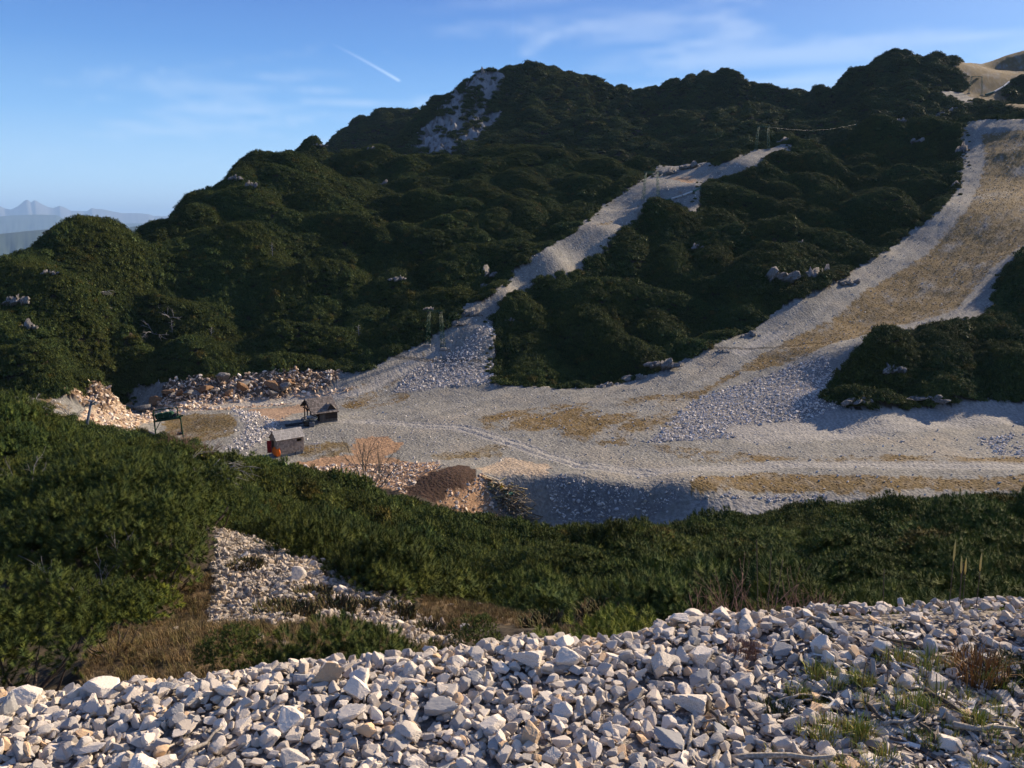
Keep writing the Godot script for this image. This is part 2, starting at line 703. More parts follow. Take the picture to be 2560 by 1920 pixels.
func land_mesh(j0: int, j1: int, called: String, col: PackedColorArray) -> void:
	var vs := PackedVector3Array()
	var ns := PackedVector3Array()
	var cs := PackedColorArray()
	var ix := PackedInt32Array()
	var nr := j1 - j0 + 1
	vs.resize(nr * GN)
	ns.resize(nr * GN)
	cs.resize(nr * GN)
	ix.resize((nr - 1) * (GN - 1) * 6)
	for j in nr:
		var d := gd[j0 + j]
		var jn := mini(j0 + j + 1, gd.size() - 1)
		var jp := maxi(j0 + j - 1, 0)
		for i in GN:
			var t := GT0 + GDT * i
			var k := (j0 + j) * GN + i
			var inn := mini(i + 1, GN - 1)
			var ip := maxi(i - 1, 0)
			vs[j * GN + i] = Vector3(t * d, gh[k], -d)
			var gx := (gh[(j0 + j) * GN + inn] - gh[(j0 + j) * GN + ip]) / ((inn - ip) * GDT * d)
			var gz := (gh[jn * GN + i] - gh[jp * GN + i]) / (gd[jn] - gd[jp]) - t * gx
			ns[j * GN + i] = Vector3(-gx, 1.0, gz).normalized()
			cs[j * GN + i] = col[k]
	var o := 0
	for j in nr - 1:
		for i in GN - 1:
			var a := j * GN + i
			ix[o] = a
			ix[o + 1] = a + GN
			ix[o + 2] = a + 1
			ix[o + 3] = a + 1
			ix[o + 4] = a + GN
			ix[o + 5] = a + GN + 1
			o += 6
	var arr := []
	arr.resize(Mesh.ARRAY_MAX)
	arr[Mesh.ARRAY_VERTEX] = vs
	arr[Mesh.ARRAY_NORMAL] = ns
	arr[Mesh.ARRAY_COLOR] = cs
	arr[Mesh.ARRAY_INDEX] = ix
	var m := ArrayMesh.new()
	m.add_surface_from_arrays(Mesh.PRIMITIVE_TRIANGLES, arr)
	var n := MeshInstance3D.new()
	n.name = called
	n.mesh = m
	n.material_override = M.ground
	n.set_meta("kind", "structure")
	add_child(n)

func row_of(d: float) -> int:
	var a := 0
	var b := gd.size() - 1
	while b - a > 1:
		var m := (a + b) >> 1
		if gd[m] > d:
			b = m
		else:
			a = m
	return a

func land(x: float, d: float) -> float:
	var j := row_of(d)
	var q := clampf((x / d - GT0) / GDT, 0.0, GN - 1.001)
	var i := int(q)
	var f := q - i
	var g := clampf((d - gd[j]) / (gd[j + 1] - gd[j]), 0, 1)
	var k := j * GN + i
	return lerpf(lerpf(gh[k], gh[k + 1], f), lerpf(gh[k + GN], gh[k + GN + 1], f), g)

func on_land(x: float, d: float, up := 0.0) -> Vector3:
	return Vector3(x, land(x, d) + up, -d)

func far_land() -> void:
	# one wide sheet under everything, out to the horizon, and the ranges that stand on it
	var st := new_st()
	var n := 64
	for k in n:
		var a := TAU * k / n
		var b := TAU * (k + 1) / n
		tri(st, Vector3(0, -640, -3000), Vector3(sin(a) * 44000, -640, -cos(a) * 44000 - 3000), Vector3(sin(b) * 44000, -640, -cos(b) * 44000 - 3000))
	st.generate_normals()
	var low := MeshInstance3D.new()
	low.name = "lowland"
	low.mesh = st.commit()
	low.material_override = M.far_wood
	low.set_meta("kind", "structure")
	add_child(low)
	# silhouettes: horizontal angle, then height angle, both in degrees
	far_range("distant_mountains", 36000.0, M.far_rock, [[-48, 0.6], [-40, 1.3], [-36, 0.8], [-33.5, 1.25], [-32.4, 1.0], [-31.8, 1.3], [-31.29, 1.19], [-31.09, 1.07], [-30.81, 0.99], [-30.58, 1.10], [-30.39, 1.20], [-30.19, 1.38], [-30.03, 1.52], [-29.92, 1.57], [-29.78, 1.52], [-29.70, 1.40], [-29.60, 1.52], [-29.50, 1.57], [-29.30, 1.43], [-29.08, 1.28], [-28.79, 1.14], [-28.57, 1.12], [-28.37, 1.19], [-28.25, 1.26], [-28.14, 1.21], [-27.96, 1.13], [-27.67, 0.96], [-26.81, 0.94], [-26.52, 1.14], [-26.29, 1.08], [-25.93, 1.06], [-25.50, 0.96], [-24.83, 0.83], [-24.01, 0.84], [-23.39, 0.79], [-23.11, 0.69], [-20, .6], [-15, .5], [0, .4], [40, .4]], 6500.0, 1)
	far_range("far_foothills", 25000.0, M.far_wood, [[-48, .3], [-40, .8], [-34, .5], [-31.35, .60], [-30.8, .66], [-29.58, .72], [-28.45, .70], [-28.17, .53], [-27.6, .25], [-25, .2], [-20, .3], [0, .2], [40, .2]], 3500.0, 2)
	far_range("wooded_hills", 10000.0, M.far_wood, [[-48, -.1], [-40, -.5], [-34, -.5], [-31.45, -.40], [-30.72, -.32], [-29.86, -.22], [-28.84, -.13], [-27.69, -.24], [-25.72, -.25], [-24.78, -.08], [-24.15, .05], [-23.67, -.08], [-22.85, -.34], [-21, -.4], [0, -.5], [40, -.5]], 2600.0, 3)

func far_range(called: String, dist: float, m: Material, prof: Array, depth: float, sd: int) -> void:
	var nz := FastNoiseLite.new()
	nz.seed = sd
	nz.fractal_octaves = 5
	nz.frequency = 1.0
	var cols := 1300
	var rws := 16
	var vs := []
	for i in cols + 1:
		var az := lerpf(-48.0, 40.0, float(i) / cols)
		var k := 0
		while k < prof.size() - 2 and az > prof[k + 1][0]:
			k += 1
		var f: float = clampf((az - prof[k][0]) / (prof[k + 1][0] - prof[k][0]), 0, 1)
		var crest: float = EYE + dist * tan(deg_to_rad(lerpf(prof[k][1], prof[k + 1][1], f))) + dist * 0.0002 * nz.get_noise_1d(az * 3.0)
		var c := []
		for j in rws + 1:
			var q := float(j) / rws * 2.0 - 1.0        # -1 near foot, 0 crest, 1 far foot
			var r := dist + q * depth
			var y := lerpf(crest, -660.0, pow(absf(q), 0.85))
			y += (crest + 660.0) * 0.10 * nz.get_noise_2d(az * 1.1 + q * 2.0, q * 4.0) * smoothstep(0.0, 0.3, absf(q)) * (1.0 - absf(q))
			var a := deg_to_rad(az)
			c.append(Vector3(sin(a) * r, y, -cos(a) * r))
		vs.append(c)
	var st := new_st()
	for i in cols:
		for j in rws:
			quad(st, vs[i][j], vs[i][j + 1], vs[i + 1][j + 1], vs[i + 1][j])
	st.index()
	st.generate_normals()
	var o := MeshInstance3D.new()
	o.name = called
	o.mesh = st.commit()
	o.material_override = m
	o.set_meta("kind", "structure")
	add_child(o)
# terrain survey: x, distance, height
const SURVEY := [
	-5.16,10.5,-4.12, -4.01,10,-3.98, -5.29,9.5,-4.08, -3.01,9,-3.54, -6.11,9.5,-4.08, -7.25,14,-5.48, -6.01,14.5,-5.63, -7.54,20,-6.11,
	-6.01,18.5,-5.91, -4.76,17.5,-5.8, -3.43,16.5,-5.91, -2.11,15.5,-5.95, -1.2,14,-5.89, -5.31,14,-5.48, -4.16,13.6,-5.18, -3.04,13,-5.05,
	-4.85,16,-5.56, -0.49,14.5,-6.01, 0.36,13.5,-5.49, 3.8,26,-9.86, 2.4,30,-11.06, 1.05,12,-4.62, 2.91,14,-5.29, 5.38,15,-6.79,
	8.2,13,-5.8, 5.67,24,-10.14, 11.79,22,-9.24, 13.42,38,-14.71, 22.43,38,-14.47, 10.14,13,-5.63, 6.53,45,-17.53, -15.33,26,-7.78,
	-11.04,22,-6.49, -12.41,30,-9.07, -11.43,32,-10.7, -8.88,37,-13.15, -13.09,44,-14.39, -4.78,39,-15.11, -0.12,34,-14.17, -1.53,24,-10.6,
	-5.29,29,-11.45, 1.24,22,-9.52, -24.18,38,-7.77, -29.02,45.6,-12.33, -23.25,40,-9.16, -27.9,48,-13.96, -22.04,42,-10.15, -26.44,50.4,-15.19,
	-20.69,46,-11.45, -24.83,55.2,-16.97, -20.46,52,-14.11, -24.55,62.4,-20.35, -19.76,56,-15.41, -23.71,67.2,-22.13, -17.13,58,-16.68, -20.55,69.6,-23.64,
	-13.79,58,-17.74, -16.54,69.6,-24.7, -10.41,58,-18.45, -12.5,69.6,-25.41, -7.28,60,-20.21, -8.73,72,-27.41, -3.82,61,-22.07, -4.59,73.2,-29.39,
	-0.96,62,-23.22, -1.15,74.4,-30.66, 2.05,64,-24.58, 2.46,76.8,-32.26, 7.6,66,-25.16, 9.12,79.2,-33.08, 15.88,68,-25.52, 19.05,81.6,-33.68,
	24.57,70,-25.2, 29.49,84,-33.6, 32.77,70,-24.33, 39.33,84,-32.73, 40.98,70,-23.9, 49.18,84,-32.3, 49.2,70,-23.68, 59.04,84,-32.08,
	-26.68,37,-7.12, -32.02,44.4,-11.56, -41.87,108,-29.15, -34.34,108,-29.28, -30.58,108,-29.6, -21.18,105,-29.05, -12.72,96,-29.34, -30.68,131,-29.2,
	-37.95,130,-28.96, -49.17,132,-29.04, -58.22,125,-28.9, -65.65,133,-29.28, -72.01,143,-29.24, -57.28,141,-29.47, -43.02,148,-29.71, -30.64,150,-29.25,
	-24.93,152,-29.21, -31.37,116,-29.47, -20.6,116,-29.47, -14.09,118,-29.3, -8.01,131,-28.81, -0.49,142,-28.85, 7.1,131,-28.81, -6.67,108,-29.28,
	2.67,104,-29.39, 13.06,116,-29.47, 24.57,107,-29.64, 27.81,122,-28.89, 43.29,107,-29.64, 62,107,-29.64, 74.47,107,-29.64, 41.28,120,-29.11,
	-42.46,117,-29.04, -50.84,116,-28.78, -2.72,101.2,-29.29, 0.83,101.2,-29.29, 4.38,101.2,-29.29, 7.84,100,-29.41, 11.2,98.6,-29.58, 15.55,96.8,-29.72,
	20.29,95,-29.72, 0.8,96.8,-32.87, 4.23,96.8,-33.77, 8.17,96,-33.96, 12.02,95,-33.83, 16.31,93.8,-33.26, 4.12,94,-34.8, 8.54,93.5,-34.61,
	13.45,93,-34.12, -2.76,102.9,-29.37, 0.84,102.9,-29.37, 4.45,102.9,-29.37, 7.96,101.7,-29.45, 11.38,100.3,-29.57, 15.81,98.5,-29.73, 0.86,105,-29.43,
	8.16,104.4,-29.51, 11.69,103.2,-29.53, 16.87,101.6,-29.66, -6.02,97,-29.07, -9.62,93,-29.8, -3.15,95.2,-32.6, 0.23,95.2,-34.55, 28.63,99,-29.71,
	46.02,99,-29.71, 66.31,99,-29.71, 22.45,92,-30.88, 32.22,92,-31.17, 43.49,93,-30.95, 63.24,94,-30.43, 30.52,95.5,-30.35, 41.74,95.5,-30.35,
	19.62,115,-29.2, 33.79,118,-29.3, 50.48,128,-28.11, 33.79,150,-26.18, 53.39,158,-23.55, 65.26,166,-21.02, 42.52,136,-27.57, 55.98,143,-25.72,
	52.14,131,-26.26, 66.98,130,-28.19, 88.2,134,-27.93, 67.69,147,-18.64, 84.31,150,-18.69, 98.14,152,-17.39, 70.38,138,-23.66, 87.18,140,-22.39,
	126.73,200,-2.95, 103.61,172,-13.9, 63.09,122,-28.89, 77.21,122,-28.89, 15.82,142,-28.19, 35.47,158,-24.92, 60.28,180,-18.32, 90.91,205,-10.76,
	110.15,222,-4.43, 142.76,262,11.49, 170.12,300,27.23, 202.64,340,44.46, 226.96,380.8,27.46, 189.35,343,44.13, 212.07,384.16,26.98, 30.98,158,-25.1,
	62.1,186,-15.84, 95.39,216,-6.64, 134.68,260,10.03, 173.17,325,34.47, 97.52,184,-14.62, 120.65,208,-5.2, 74.75,178,-19.11, 176.36,270,14.68,
	221.82,345,46.34, 248.44,386.4,29.09, -14.81,167,-24.5, -5.68,180,-18.32, -0.65,193,-12.18, 10.82,207,-6.3, 24.13,225,0.4, 40.05,248,8.31,
	57.76,268,14.58, 80.66,300,24.08, 95.94,322,30.46, 107.45,360.64,14.36, -11.31,157,-27.94, -4.15,158,-27.21, -4.5,173,-20.49, 8.18,152,-27.88,
	-0.61,180,-19.62, 16.33,203,-11.94, 38.88,240,2.92, 9.3,175,-22.05, 29.7,179,-20.53, 52.7,190,-16.45, 46.85,214,-6.69, 70.96,215,-6.72,
	53.73,248,5.68, 85.31,262,10.19, 109.15,250,5.72, 108.49,310,25.97, 146.99,352,42.49, 164.63,394.24,24.89, 177.27,352,43.58, 198.55,394.24,25.98,
	17.91,162,-26.89, -2.48,168,-25, -75.86,146,-28, -54.3,144,-29.45, -35.61,153,-28.97, -76.42,151,-26.97, -61.62,153,-26.27, -44.98,156,-25.88,
	-32.97,158,-26.68, -74.55,163,-23.31, -57.3,167,-21.98, -38.43,167,-22.93, -24.51,169,-22.73, -53.12,187,-16.19, -72.95,190,-13.26, -82.1,182,-12.69,
	-33.57,196,-13.69, -17.6,202,-11.87, -12.75,217,-4.41, -0.76,230,-0.93, -27.04,238,1.61, -46.48,230,0.32, -68.06,226,1.54, -78.88,218,1.5,
	-70.59,255,12.65, -58.19,262,12.99, -6.31,202,-10.76, -75.21,285,25.1, -84.23,319.2,10.85, -88.44,268,19.67, -99.05,300.16,6.27, -92.13,245,9.55,
	-103.19,274.4,-2.7, -93.31,218,1.5, -104.51,244.16,-9.4, -82.49,278,23.32, -92.39,311.36,9.42, -55.06,275,13.62, -89.99,180,0.9, -100.79,201.6,-8.1,
	-97.81,176,-0.16, -109.55,197.12,-8.96, -101.34,165,-4.64, -113.5,184.8,-12.89, -106.13,155,-9.04, -118.87,173.6,-16.79, -85.42,187,-1.21, -95.67,209.44,-10.56,
	-80.96,160,-9.34, -84.72,150,-12.92, -84.04,141,-16.11, -78.24,153,-17.5, -75.34,160,-16.51, -75.19,120,-16.05, -84.21,134.4,-22.05, -69.55,122,-16.53,
	-77.9,136.64,-22.63, -66.78,128,-20.81, -74.79,143.36,-27.21, -71.04,112,-22.41, -67.74,125,-24.31, -64.9,104,-20.58, -60.7,107,-21.98, -57.99,112,-25.73,
	-83.96,118,-15.78, -94.04,132.16,-21.68, -51.62,345,33.03, -57.82,386.4,15.78, -62.85,340,32.91, -70.39,380.8,15.91, -37.84,338,28.29, -42.38,378.56,11.39,
	-50.22,300,14.83, -30.29,268,8.99, -95.11,385,38.43, -106.52,431.2,19.18, -84.67,385,38.63, -94.83,431.2,19.38, -20.03,348,30.95, -22.43,389.76,13.55,
	2.67,352,32.96, 2.99,394.24,15.36, 27.52,352,31.3, 30.82,394.24,13.7, 52.22,338,26.34, 58.49,378.56,9.44, 73.2,325,25.33, 81.99,364,9.08,
	-1.01,308,18.49, 29.75,280,12.37, 13.03,252,5.76, 109.02,345,36.45, 122.11,386.4,19.2, 116.82,340,33.27, 130.84,380.8,16.27, -10.25,620,111.73,
	-11.48,694.4,80.73, 20.14,640,114.68, 22.56,716.8,82.68, -33.88,598,100.5, -37.95,669.76,70.6, -40.46,590,91.95, -45.32,660.8,62.45, 52.63,640,110.79,
	58.94,716.8,78.79, 95.82,630,99.77, 107.31,705.6,68.27, 134.74,610,108.08, 150.91,683.2,77.58, 171.98,602,98.41, 192.62,674.24,68.31, 197.43,600,92.89,
	221.12,672,62.89, 215.52,580,92.46, 241.38,649.6,63.46, 226.42,570,98.99, 253.6,638.4,70.49, 245.34,560,109.14, 274.78,627.2,81.14, 293.91,585,111.05,
	329.18,655.2,81.8, 315.51,605,113.39, 353.37,677.6,83.14, 347.41,625,118.67, 389.1,700,87.42, 392.59,645,124.69, 439.71,722.4,92.44, 453.72,660,132.53,
	508.17,739.2,99.53, -51.52,510,43.87, -43.61,555,73.7, -66.7,545,55.42, -29.02,505,48.74, -114.37,770,102.53, -128.1,862.4,64.03, -73.92,780,101.84,
	-82.79,873.6,62.84, -140.96,755,90.39, -157.87,845.6,52.64, -159.68,735,72.72, -178.84,823.2,35.97, -19.89,560,74.36, -1.6,490,42.17, 50,475,43.37,
	121.71,455,46.32, 198.92,465,59.4, 27.6,545,69.56, 110.38,520,66.39, 161.7,505,63.17, 218.98,515,81.61, 79.52,500,53.47, 277.08,520,81.04,
	328.54,590,106.74, 310.35,530,86.63, 243.51,480,68.78, 306.94,500,74.13, 254.22,440,60.92, -48.96,258,9.35, -51.41,270.9,8.06, -43.15,248,4.07,
	-45.3,260.4,2.83, -61.88,280,20.98, -64.98,294,19.58, -72.44,210,2.59, -76.06,220.5,1.54, -79.93,205,0.09, -83.93,215.25,-0.93, -63.83,212,1.69,
	-67.02,222.6,0.63, -33.29,236,2.87, -34.95,247.8,1.69, -19.44,242,4.5, -20.42,254.1,3.29, -11.38,192,-12.13, -11.95,201.6,-13.09, -76.64,158,-21.41,
	-80.47,165.9,-22.2, -63.94,160,-20.77, -67.14,168,-21.57, -57.87,163,-22.84, -60.76,171.15,-23.66, -77.19,178,-10.92, -81.04,186.9,-11.81, -51.48,203,-7.45,
	-54.06,213.15,-8.46, -34.56,172,-19.71, -36.29,180.6,-20.57, -49.12,172,-19.71, -51.58,180.6,-20.57, 20.35,198,-11.96, 21.37,207.9,-12.95, 33.76,192,-13.94,
	35.45,201.6,-14.9, 41.26,255.15,4.09, 66.51,268,14.42, 69.83,281.4,13.08, 82.64,258,9.35, 86.77,270.9,8.06, 117.04,256,9.97, 122.89,268.8,8.69,
	4.54,184,-14.89, 4.77,193.2,-15.81, 19.45,178,-18.4, 20.42,186.9,-19.29, 39.14,176,-20.18, 41.1,184.8,-21.06, 64.31,213,-5.49, 67.53,223.65,-6.56,
	87.46,228,-0.92, 91.83,239.4,-2.06, 109.08,268,13.28, 114.53,281.4,11.94, 137.81,300,22.78, 144.7,315,21.28, 71.94,240,2.92, 75.54,252,1.72,
	31.24,295,17.72, 32.81,309.75,16.25, 10.63,262,10.19, 11.16,275.1,8.88, 69.67,530,67.66, 73.16,556.5,65.01, 137.63,540,74.49, 144.51,567,71.79,
	181.57,500,63.84, 190.64,525,61.34, 207.81,520,74.42, 218.2,546,71.82, 159.25,545,77.98, 167.22,572.25,75.26, -43.81,128.5,-28.61, -38.55,122,-29.26,
	-40.47,115,-29.55, -45.6,124,-29.02, -205.16,330,-75, -149.51,330,-45, -435.19,700,-300, -277.8,700,-120, -395.17,500,-200, -197.58,250,-70,
	-790.33,1000,-500, -284.43,1000,-60, 52.84,1000,20, 502.53,1000,60, 671.84,800,90, 335.92,400,60, 167.96,200,5, 100.78,120,-22,
	47.02,60,-20, 23.51,30,-9, -110.05,130,-30, -50.79,60,-14, -23.71,30,-7.5, -13.21,18,-6.5, -68.6,90,-25, -7.34,10,-5,
	10.08,12,-5.5,
]
# ground covers: kind, cover, outline as x, distance pairs
const COVERS := [
	[1, 1, [-64.8,118.2, -67.0,126.3, -65.2,127.8, -72.6,153.7, -65.2,152.9, -58.9,152.3, -51.3,153.2, -48.3,154.9, -43.6,157.2, -38.7,159.3, -33.2,158.8, -28.9,160.3, -24.2,166.0, -19.9,170.6, -15.4,174.1, -12.2,178.4, -10.9,183.7, -6.9,185.7, -4.8,187.4, -2.8,194.5, -0.1,202.3, 3.3,205.8, 6.9,209.6, 11.5,219.9, 16.7,225.6, 21.8,241.6, 28.8,270.7, 35.6,277.5, 41.0,284.2, 49.7,309.6, 54.0,320.6, 83.4,445.1, 92.9,444.4, 71.8,311.2, 71.9,300.8, 78.4,304.1, 91.3,327.2, 96.6,321.4, 103.5,327.1, 108.0,324.5, 101.9,316.0, 92.9,308.6, 88.7,299.4, 82.5,294.4, 73.9,291.8, 67.0,289.0, 57.5,259.4, 53.8,247.9, 51.2,256.0, 47.1,264.7, 38.9,245.0, 34.8,238.9, 27.8,224.4, 23.5,218.2, 18.9,212.9, 14.1,203.4, 8.3,201.3, 3.8,198.1, 0.4,188.3, -2.2,184.2, -3.9,180.8, -4.0,173.3, -3.5,169.1, -3.5,159.7, -2.3,153.9, 2.1,154.0, 6.4,152.1, 9.8,150.2, 16.0,152.0, 24.3,155.2, 30.0,157.6, 34.4,161.4, 41.1,167.1, 49.0,175.5, 54.3,180.0, 59.9,185.5, 62.4,187.1, 67.7,190.5, 75.2,196.4, 87.0,209.9, 97.3,220.6, 111.8,236.8, 120.5,241.8, 129.1,251.6, 142.4,272.5, 152.5,288.7, 165.1,315.3, 172.8,329.7, 179.0,338.8, 186.0,340.3, 209.2,317.2, 146.0,216.3, 124.2,202.4, 113.5,191.2, 104.6,178.6, 94.7,164.1, 88.8,164.9, 82.7,163.8, 72.5,153.7, 64.8,147.6, 60.8,145.3, 56.5,142.4, 50.8,133.3, 52.0,130.4, 55.1,128.8, 60.9,130.0, 68.0,132.3, 74.4,132.9, 80.6,134.5, 94.8,135.2, 67.5,93.9, 63.1,94.7, 43.7,93.5, 35.0,92.2, 32.0,91.2, 26.4,90.4, 21.1,90.5, 16.2,92.9, 8.0,94.0, 4.1,94.0, 0.8,95.1, -3.1,93.9, -7.9,92.4, -12.5,93.9, -17.2,96.1, -20.8,97.2, -28.3,104.0, -33.9,106.7, -39.7,108.8, -43.6,110.9, -47.8,116.9, -52.1,115.8, -55.1,118.0, -54.3,106.0, -56.6,102.5, -61.7,102.6, -71.1,111.9, -73.9,110.4, -74.6,111.6, -71.7,113.0, -68.0,113.3, -65.4,114.3]],
	[1, 1, [337.6,647.4, 277.1,544.6, 279.4,530.8, 269.9,517.0, 257.5,514.5, 240.2,501.3, 249.1,491.5, 251.0,479.5, 231.0,459.6, 221.7,460.6, 226.1,454.2, 255.5,478.4, 270.8,502.5, 265.3,472.9, 252.0,435.7, 282.6,428.7, 291.5,442.9, 265.3,451.3, 296.7,520.3, 306.9,534.2, 324.1,548.6, 353.9,542.1, 456.1,700.9, 371.7,668.8]],
	[6, 1, [-6.7,597.4, -24.3,599.2, -33.3,585.8, -44.0,581.8, -49.8,556.9, -60.9,546.1, -64.5,525.5, -45.3,501.6, -31.4,498.3, -21.1,513.8, -10.6,543.5, -4.8,562.0, -16.8,556.5, -18.5,564.3, -11.1,577.1, -2.5,588.6]],
	[8, 1, [-65.0,117.3, -67.0,126.4, -65.2,128.0, -65.2,152.9, -58.9,152.6, -51.4,153.5, -48.4,155.2, -43.6,157.5, -33.2,159.1, -34.3,155.1, -35.7,153.5, -43.3,149.2, -52.2,145.1, -63.5,146.1, -62.3,124.9, -62.6,117.5]],
	[12, 1, [-62.2,116.7, -62.4,125.3, -63.7,146.5, -52.2,145.1, -43.3,149.2, -33.9,153.3, -28.8,154.3, -34.9,149.8, -39.5,147.4, -48.7,139.5, -56.1,137.8, -58.6,126.0, -55.2,109.0, -57.1,104.7]],
	[2, 0.88, [29.6,137.5, 39.2,151.1, 56.9,169.1, 70.5,180.2, 86.1,198.7, 108.6,218.6, 132.6,245.0, 163.8,293.9, 178.3,325.0, 202.7,306.6, 149.4,221.5, 126.9,206.9, 116.1,199.8, 94.8,176.6, 77.0,171.5, 57.6,157.3, 43.2,153.4, 31.6,139.5]],
	[2, 0.6, [1.9,134.5, 15.8,142.0, 30.6,142.7, 38.2,147.1, 30.6,134.8, 23.4,117.3, 13.1,116.0, 3.1,123.1]],
	[2, 0.7, [-30.9,151.2, -20.0,154.7, -18.8,148.5, -24.7,140.1, -30.0,142.6]],
	[2, 0.68, [-5.7,131.0, 7.6,140.5, 18.7,133.0, 23.1,119.5, 16.2,114.4, 6.7,123.1, -4.0,122.8]],
	[2, 0.72, [18.3,115.1, 38.1,110.3, 50.9,110.1, 78.0,109.6, 76.2,106.8, 24.7,107.5]],
	[2, 0.92, [22.7,98.5, 32.7,102.7, 46.9,101.0, 72.9,101.9, 69.3,96.5, 51.3,97.8, 41.9,95.9, 33.7,96.7, 27.9,96.3, 21.3,94.4]],
	[2, 0.9, [337.6,647.4, 277.1,544.6, 279.4,530.8, 269.9,517.0, 270.8,502.5, 265.3,472.9, 252.0,435.7, 282.6,428.7, 291.5,442.9, 265.3,451.3, 296.7,520.3, 306.9,534.2, 324.1,548.6, 353.9,542.1, 456.1,700.9, 371.7,668.8]],  # brown grass tone that also paints in the shade of the upper run
	[2, 0.5, [293.8,560.3, 333.7,600.0, 318.1,554.7, 283.1,520.7, 279.4,530.8]],
	[2, 0.5, [274.7,504.6, 292.2,516.9, 253.4,440.7, 263.8,474.7]],
	[2, 0.6, [-74.7,111.7, -71.7,113.1, -68.1,113.5, -65.5,114.5, -63.1,114.6, -54.8,106.4, -56.6,102.5, -61.6,102.3, -65.8,103.6, -73.8,110.2]],
	[11, 0.85, [-59.9,137.4, -48.7,135.0, -44.0,128.5, -42.0,119.8, -44.9,116.3, -51.3,118.6]],
	[11, 0.6, [-30.1,114.9, -24.4,118.1, -22.2,112.1, -25.6,108.2, -29.3,110.4]],
	[11, 0.4, [-13.9,116.7, -7.3,118.4, -0.4,115.9, -1.7,109.3, -9.7,106.5, -13.3,111.3]],
	[3, 1, [-30.2,106.5, -25.7,108.8, -22.3,110.7, -23.7,119.8, -18.5,120.4, -15.6,115.0, -17.1,108.6, -13.7,104.3, -9.4,103.8, -9.4,96.4, -12.4,93.5, -17.1,95.4, -23.0,96.8, -27.7,101.9]],
	[3, 0.75, [-9.6,92.4, -4.4,99.7, -2.7,100.2, -2.6,97.0, -0.1,95.1, -5.8,92.1]],
	[12, 0.9, [-5.1,101.9, -0.4,109.3, 5.4,104.8, 4.1,100.9, -2.7,100.7]],
	[13, 1, [-46.2,139.3, -36.3,148.4, -33.5,141.4, -36.8,136.9, -37.4,127.9, -43.0,129.6]],
	[2, 0.6, [-33.3,150.1, -22.6,161.3, -16.9,169.4, -13.7,171.6, -12.6,169.5, -20.5,158.6, -27.2,149.8]],
	[2, 0.35, [-2.7,187.6, 10.8,207.1, 29.7,240.9, 40.5,269.0, 39.6,245.0, 23.7,220.2, 4.9,199.7]],
	[3, 0.6, [53.8,294.9, 69.6,301.0, 72.3,297.3, 59.8,285.0]],
	[3, 0.45, [40.7,270.5, 57.4,266.3, 59.7,263.4, 45.8,265.3]],
	[4, 1, [-13.2,94.9, -10.2,99.1, -6.4,102.8, -4.4,102.0, -5.3,97.1, -9.0,92.6, -11.8,92.7]],
	[5, 1, [-49.6,141.7, -46.8,139.8, -37.1,127.1, -36.5,119.8, -38.2,112.1, -41.2,113.2, -40.9,122.7]],
	[5, 0.9, [19.0,115.0, 31.6,139.5, 52.3,154.4, 59.3,152.4, 56.5,142.4, 50.8,133.3, 53.7,128.8, 42.7,124.4, 34.0,118.6]],
	[5, 0.8, [-20.8,161.3, -10.2,169.9, -4.1,178.8, -3.5,159.7, -2.3,153.9, -12.9,154.6, -22.3,152.1]],
	[5, 0.95, [4.4,101.1, 11.2,98.5, 20.7,94.5, 18.4,93.5, 16.2,93.4, 4.8,96.6]],
	[5, 0.7, [28.9,91.9, 20.2,91.3, 22.2,93.3, 33.3,95.5, 46.8,94.4, 37.9,92.6]],
	[5, 0.6, [68.1,118.2, 86.4,122.1, 77.7,109.1, 67.2,110.6]],
	[9, 1, [-5.01,8.86, -6.65,11.88, -7.22,13.58, -6.21,14.12, -5.31,13.79, -3.90,12.72, -2.98,10.75, -2.79,8.72, -3.14,8.43, -4.18,8.40]],
	[9, 1, [-4.22,12.77, -3.31,13.47, -2.59,14.00, -1.34,10.65, -0.70,9.46, -0.50,8.57, -2.81,8.39]],
	[9, 1, [-6.69,15.80, -6.31,16.39, -5.32,13.64, -6.13,13.93, -6.75,14.91]],
	[9, 1, [-1.89,15.13, -1.70,26.57, 0.22,25.59, 0.49,14.85, -0.43,15.59, -1.27,14.29]],
	[10, 1, [-8.26,21.58, -9.72,27.97, -5.01,18.02, -3.49,16.84, -2.13,15.64, -1.28,14.48, -0.70,9.53, -1.31,10.48, -2.57,13.88, -3.26,13.26, -3.77,12.30, -5.33,13.41, -6.02,15.44, -6.59,17.40]],
	[9, 0.8, [-1.27,14.37, -0.44,15.79, 0.40,15.08, 1.65,21.99, 1.84,13.60, 2.44,12.86, 1.99,11.15, 0.56,9.85, -0.59,9.06]],
	[9, 1, [2.33,46.61, 4.70,51.32, 3.66,28.70, 3.67,26.24, 2.46,26.65, 1.57,27.92]],
	[9, 1, [4.73,26.94, 5.87,28.59, 11.63,48.31, 11.85,45.78, 6.13,27.40, 4.95,26.37]],
	[9, 1, [16.43,26.94, 17.31,26.31, 17.61,24.78, 16.95,23.80, 16.00,25.68]],
	[9, 1, [30.6,93.8, 32.0,91.4, 28.6,90.6, 26.4,90.6]],
]
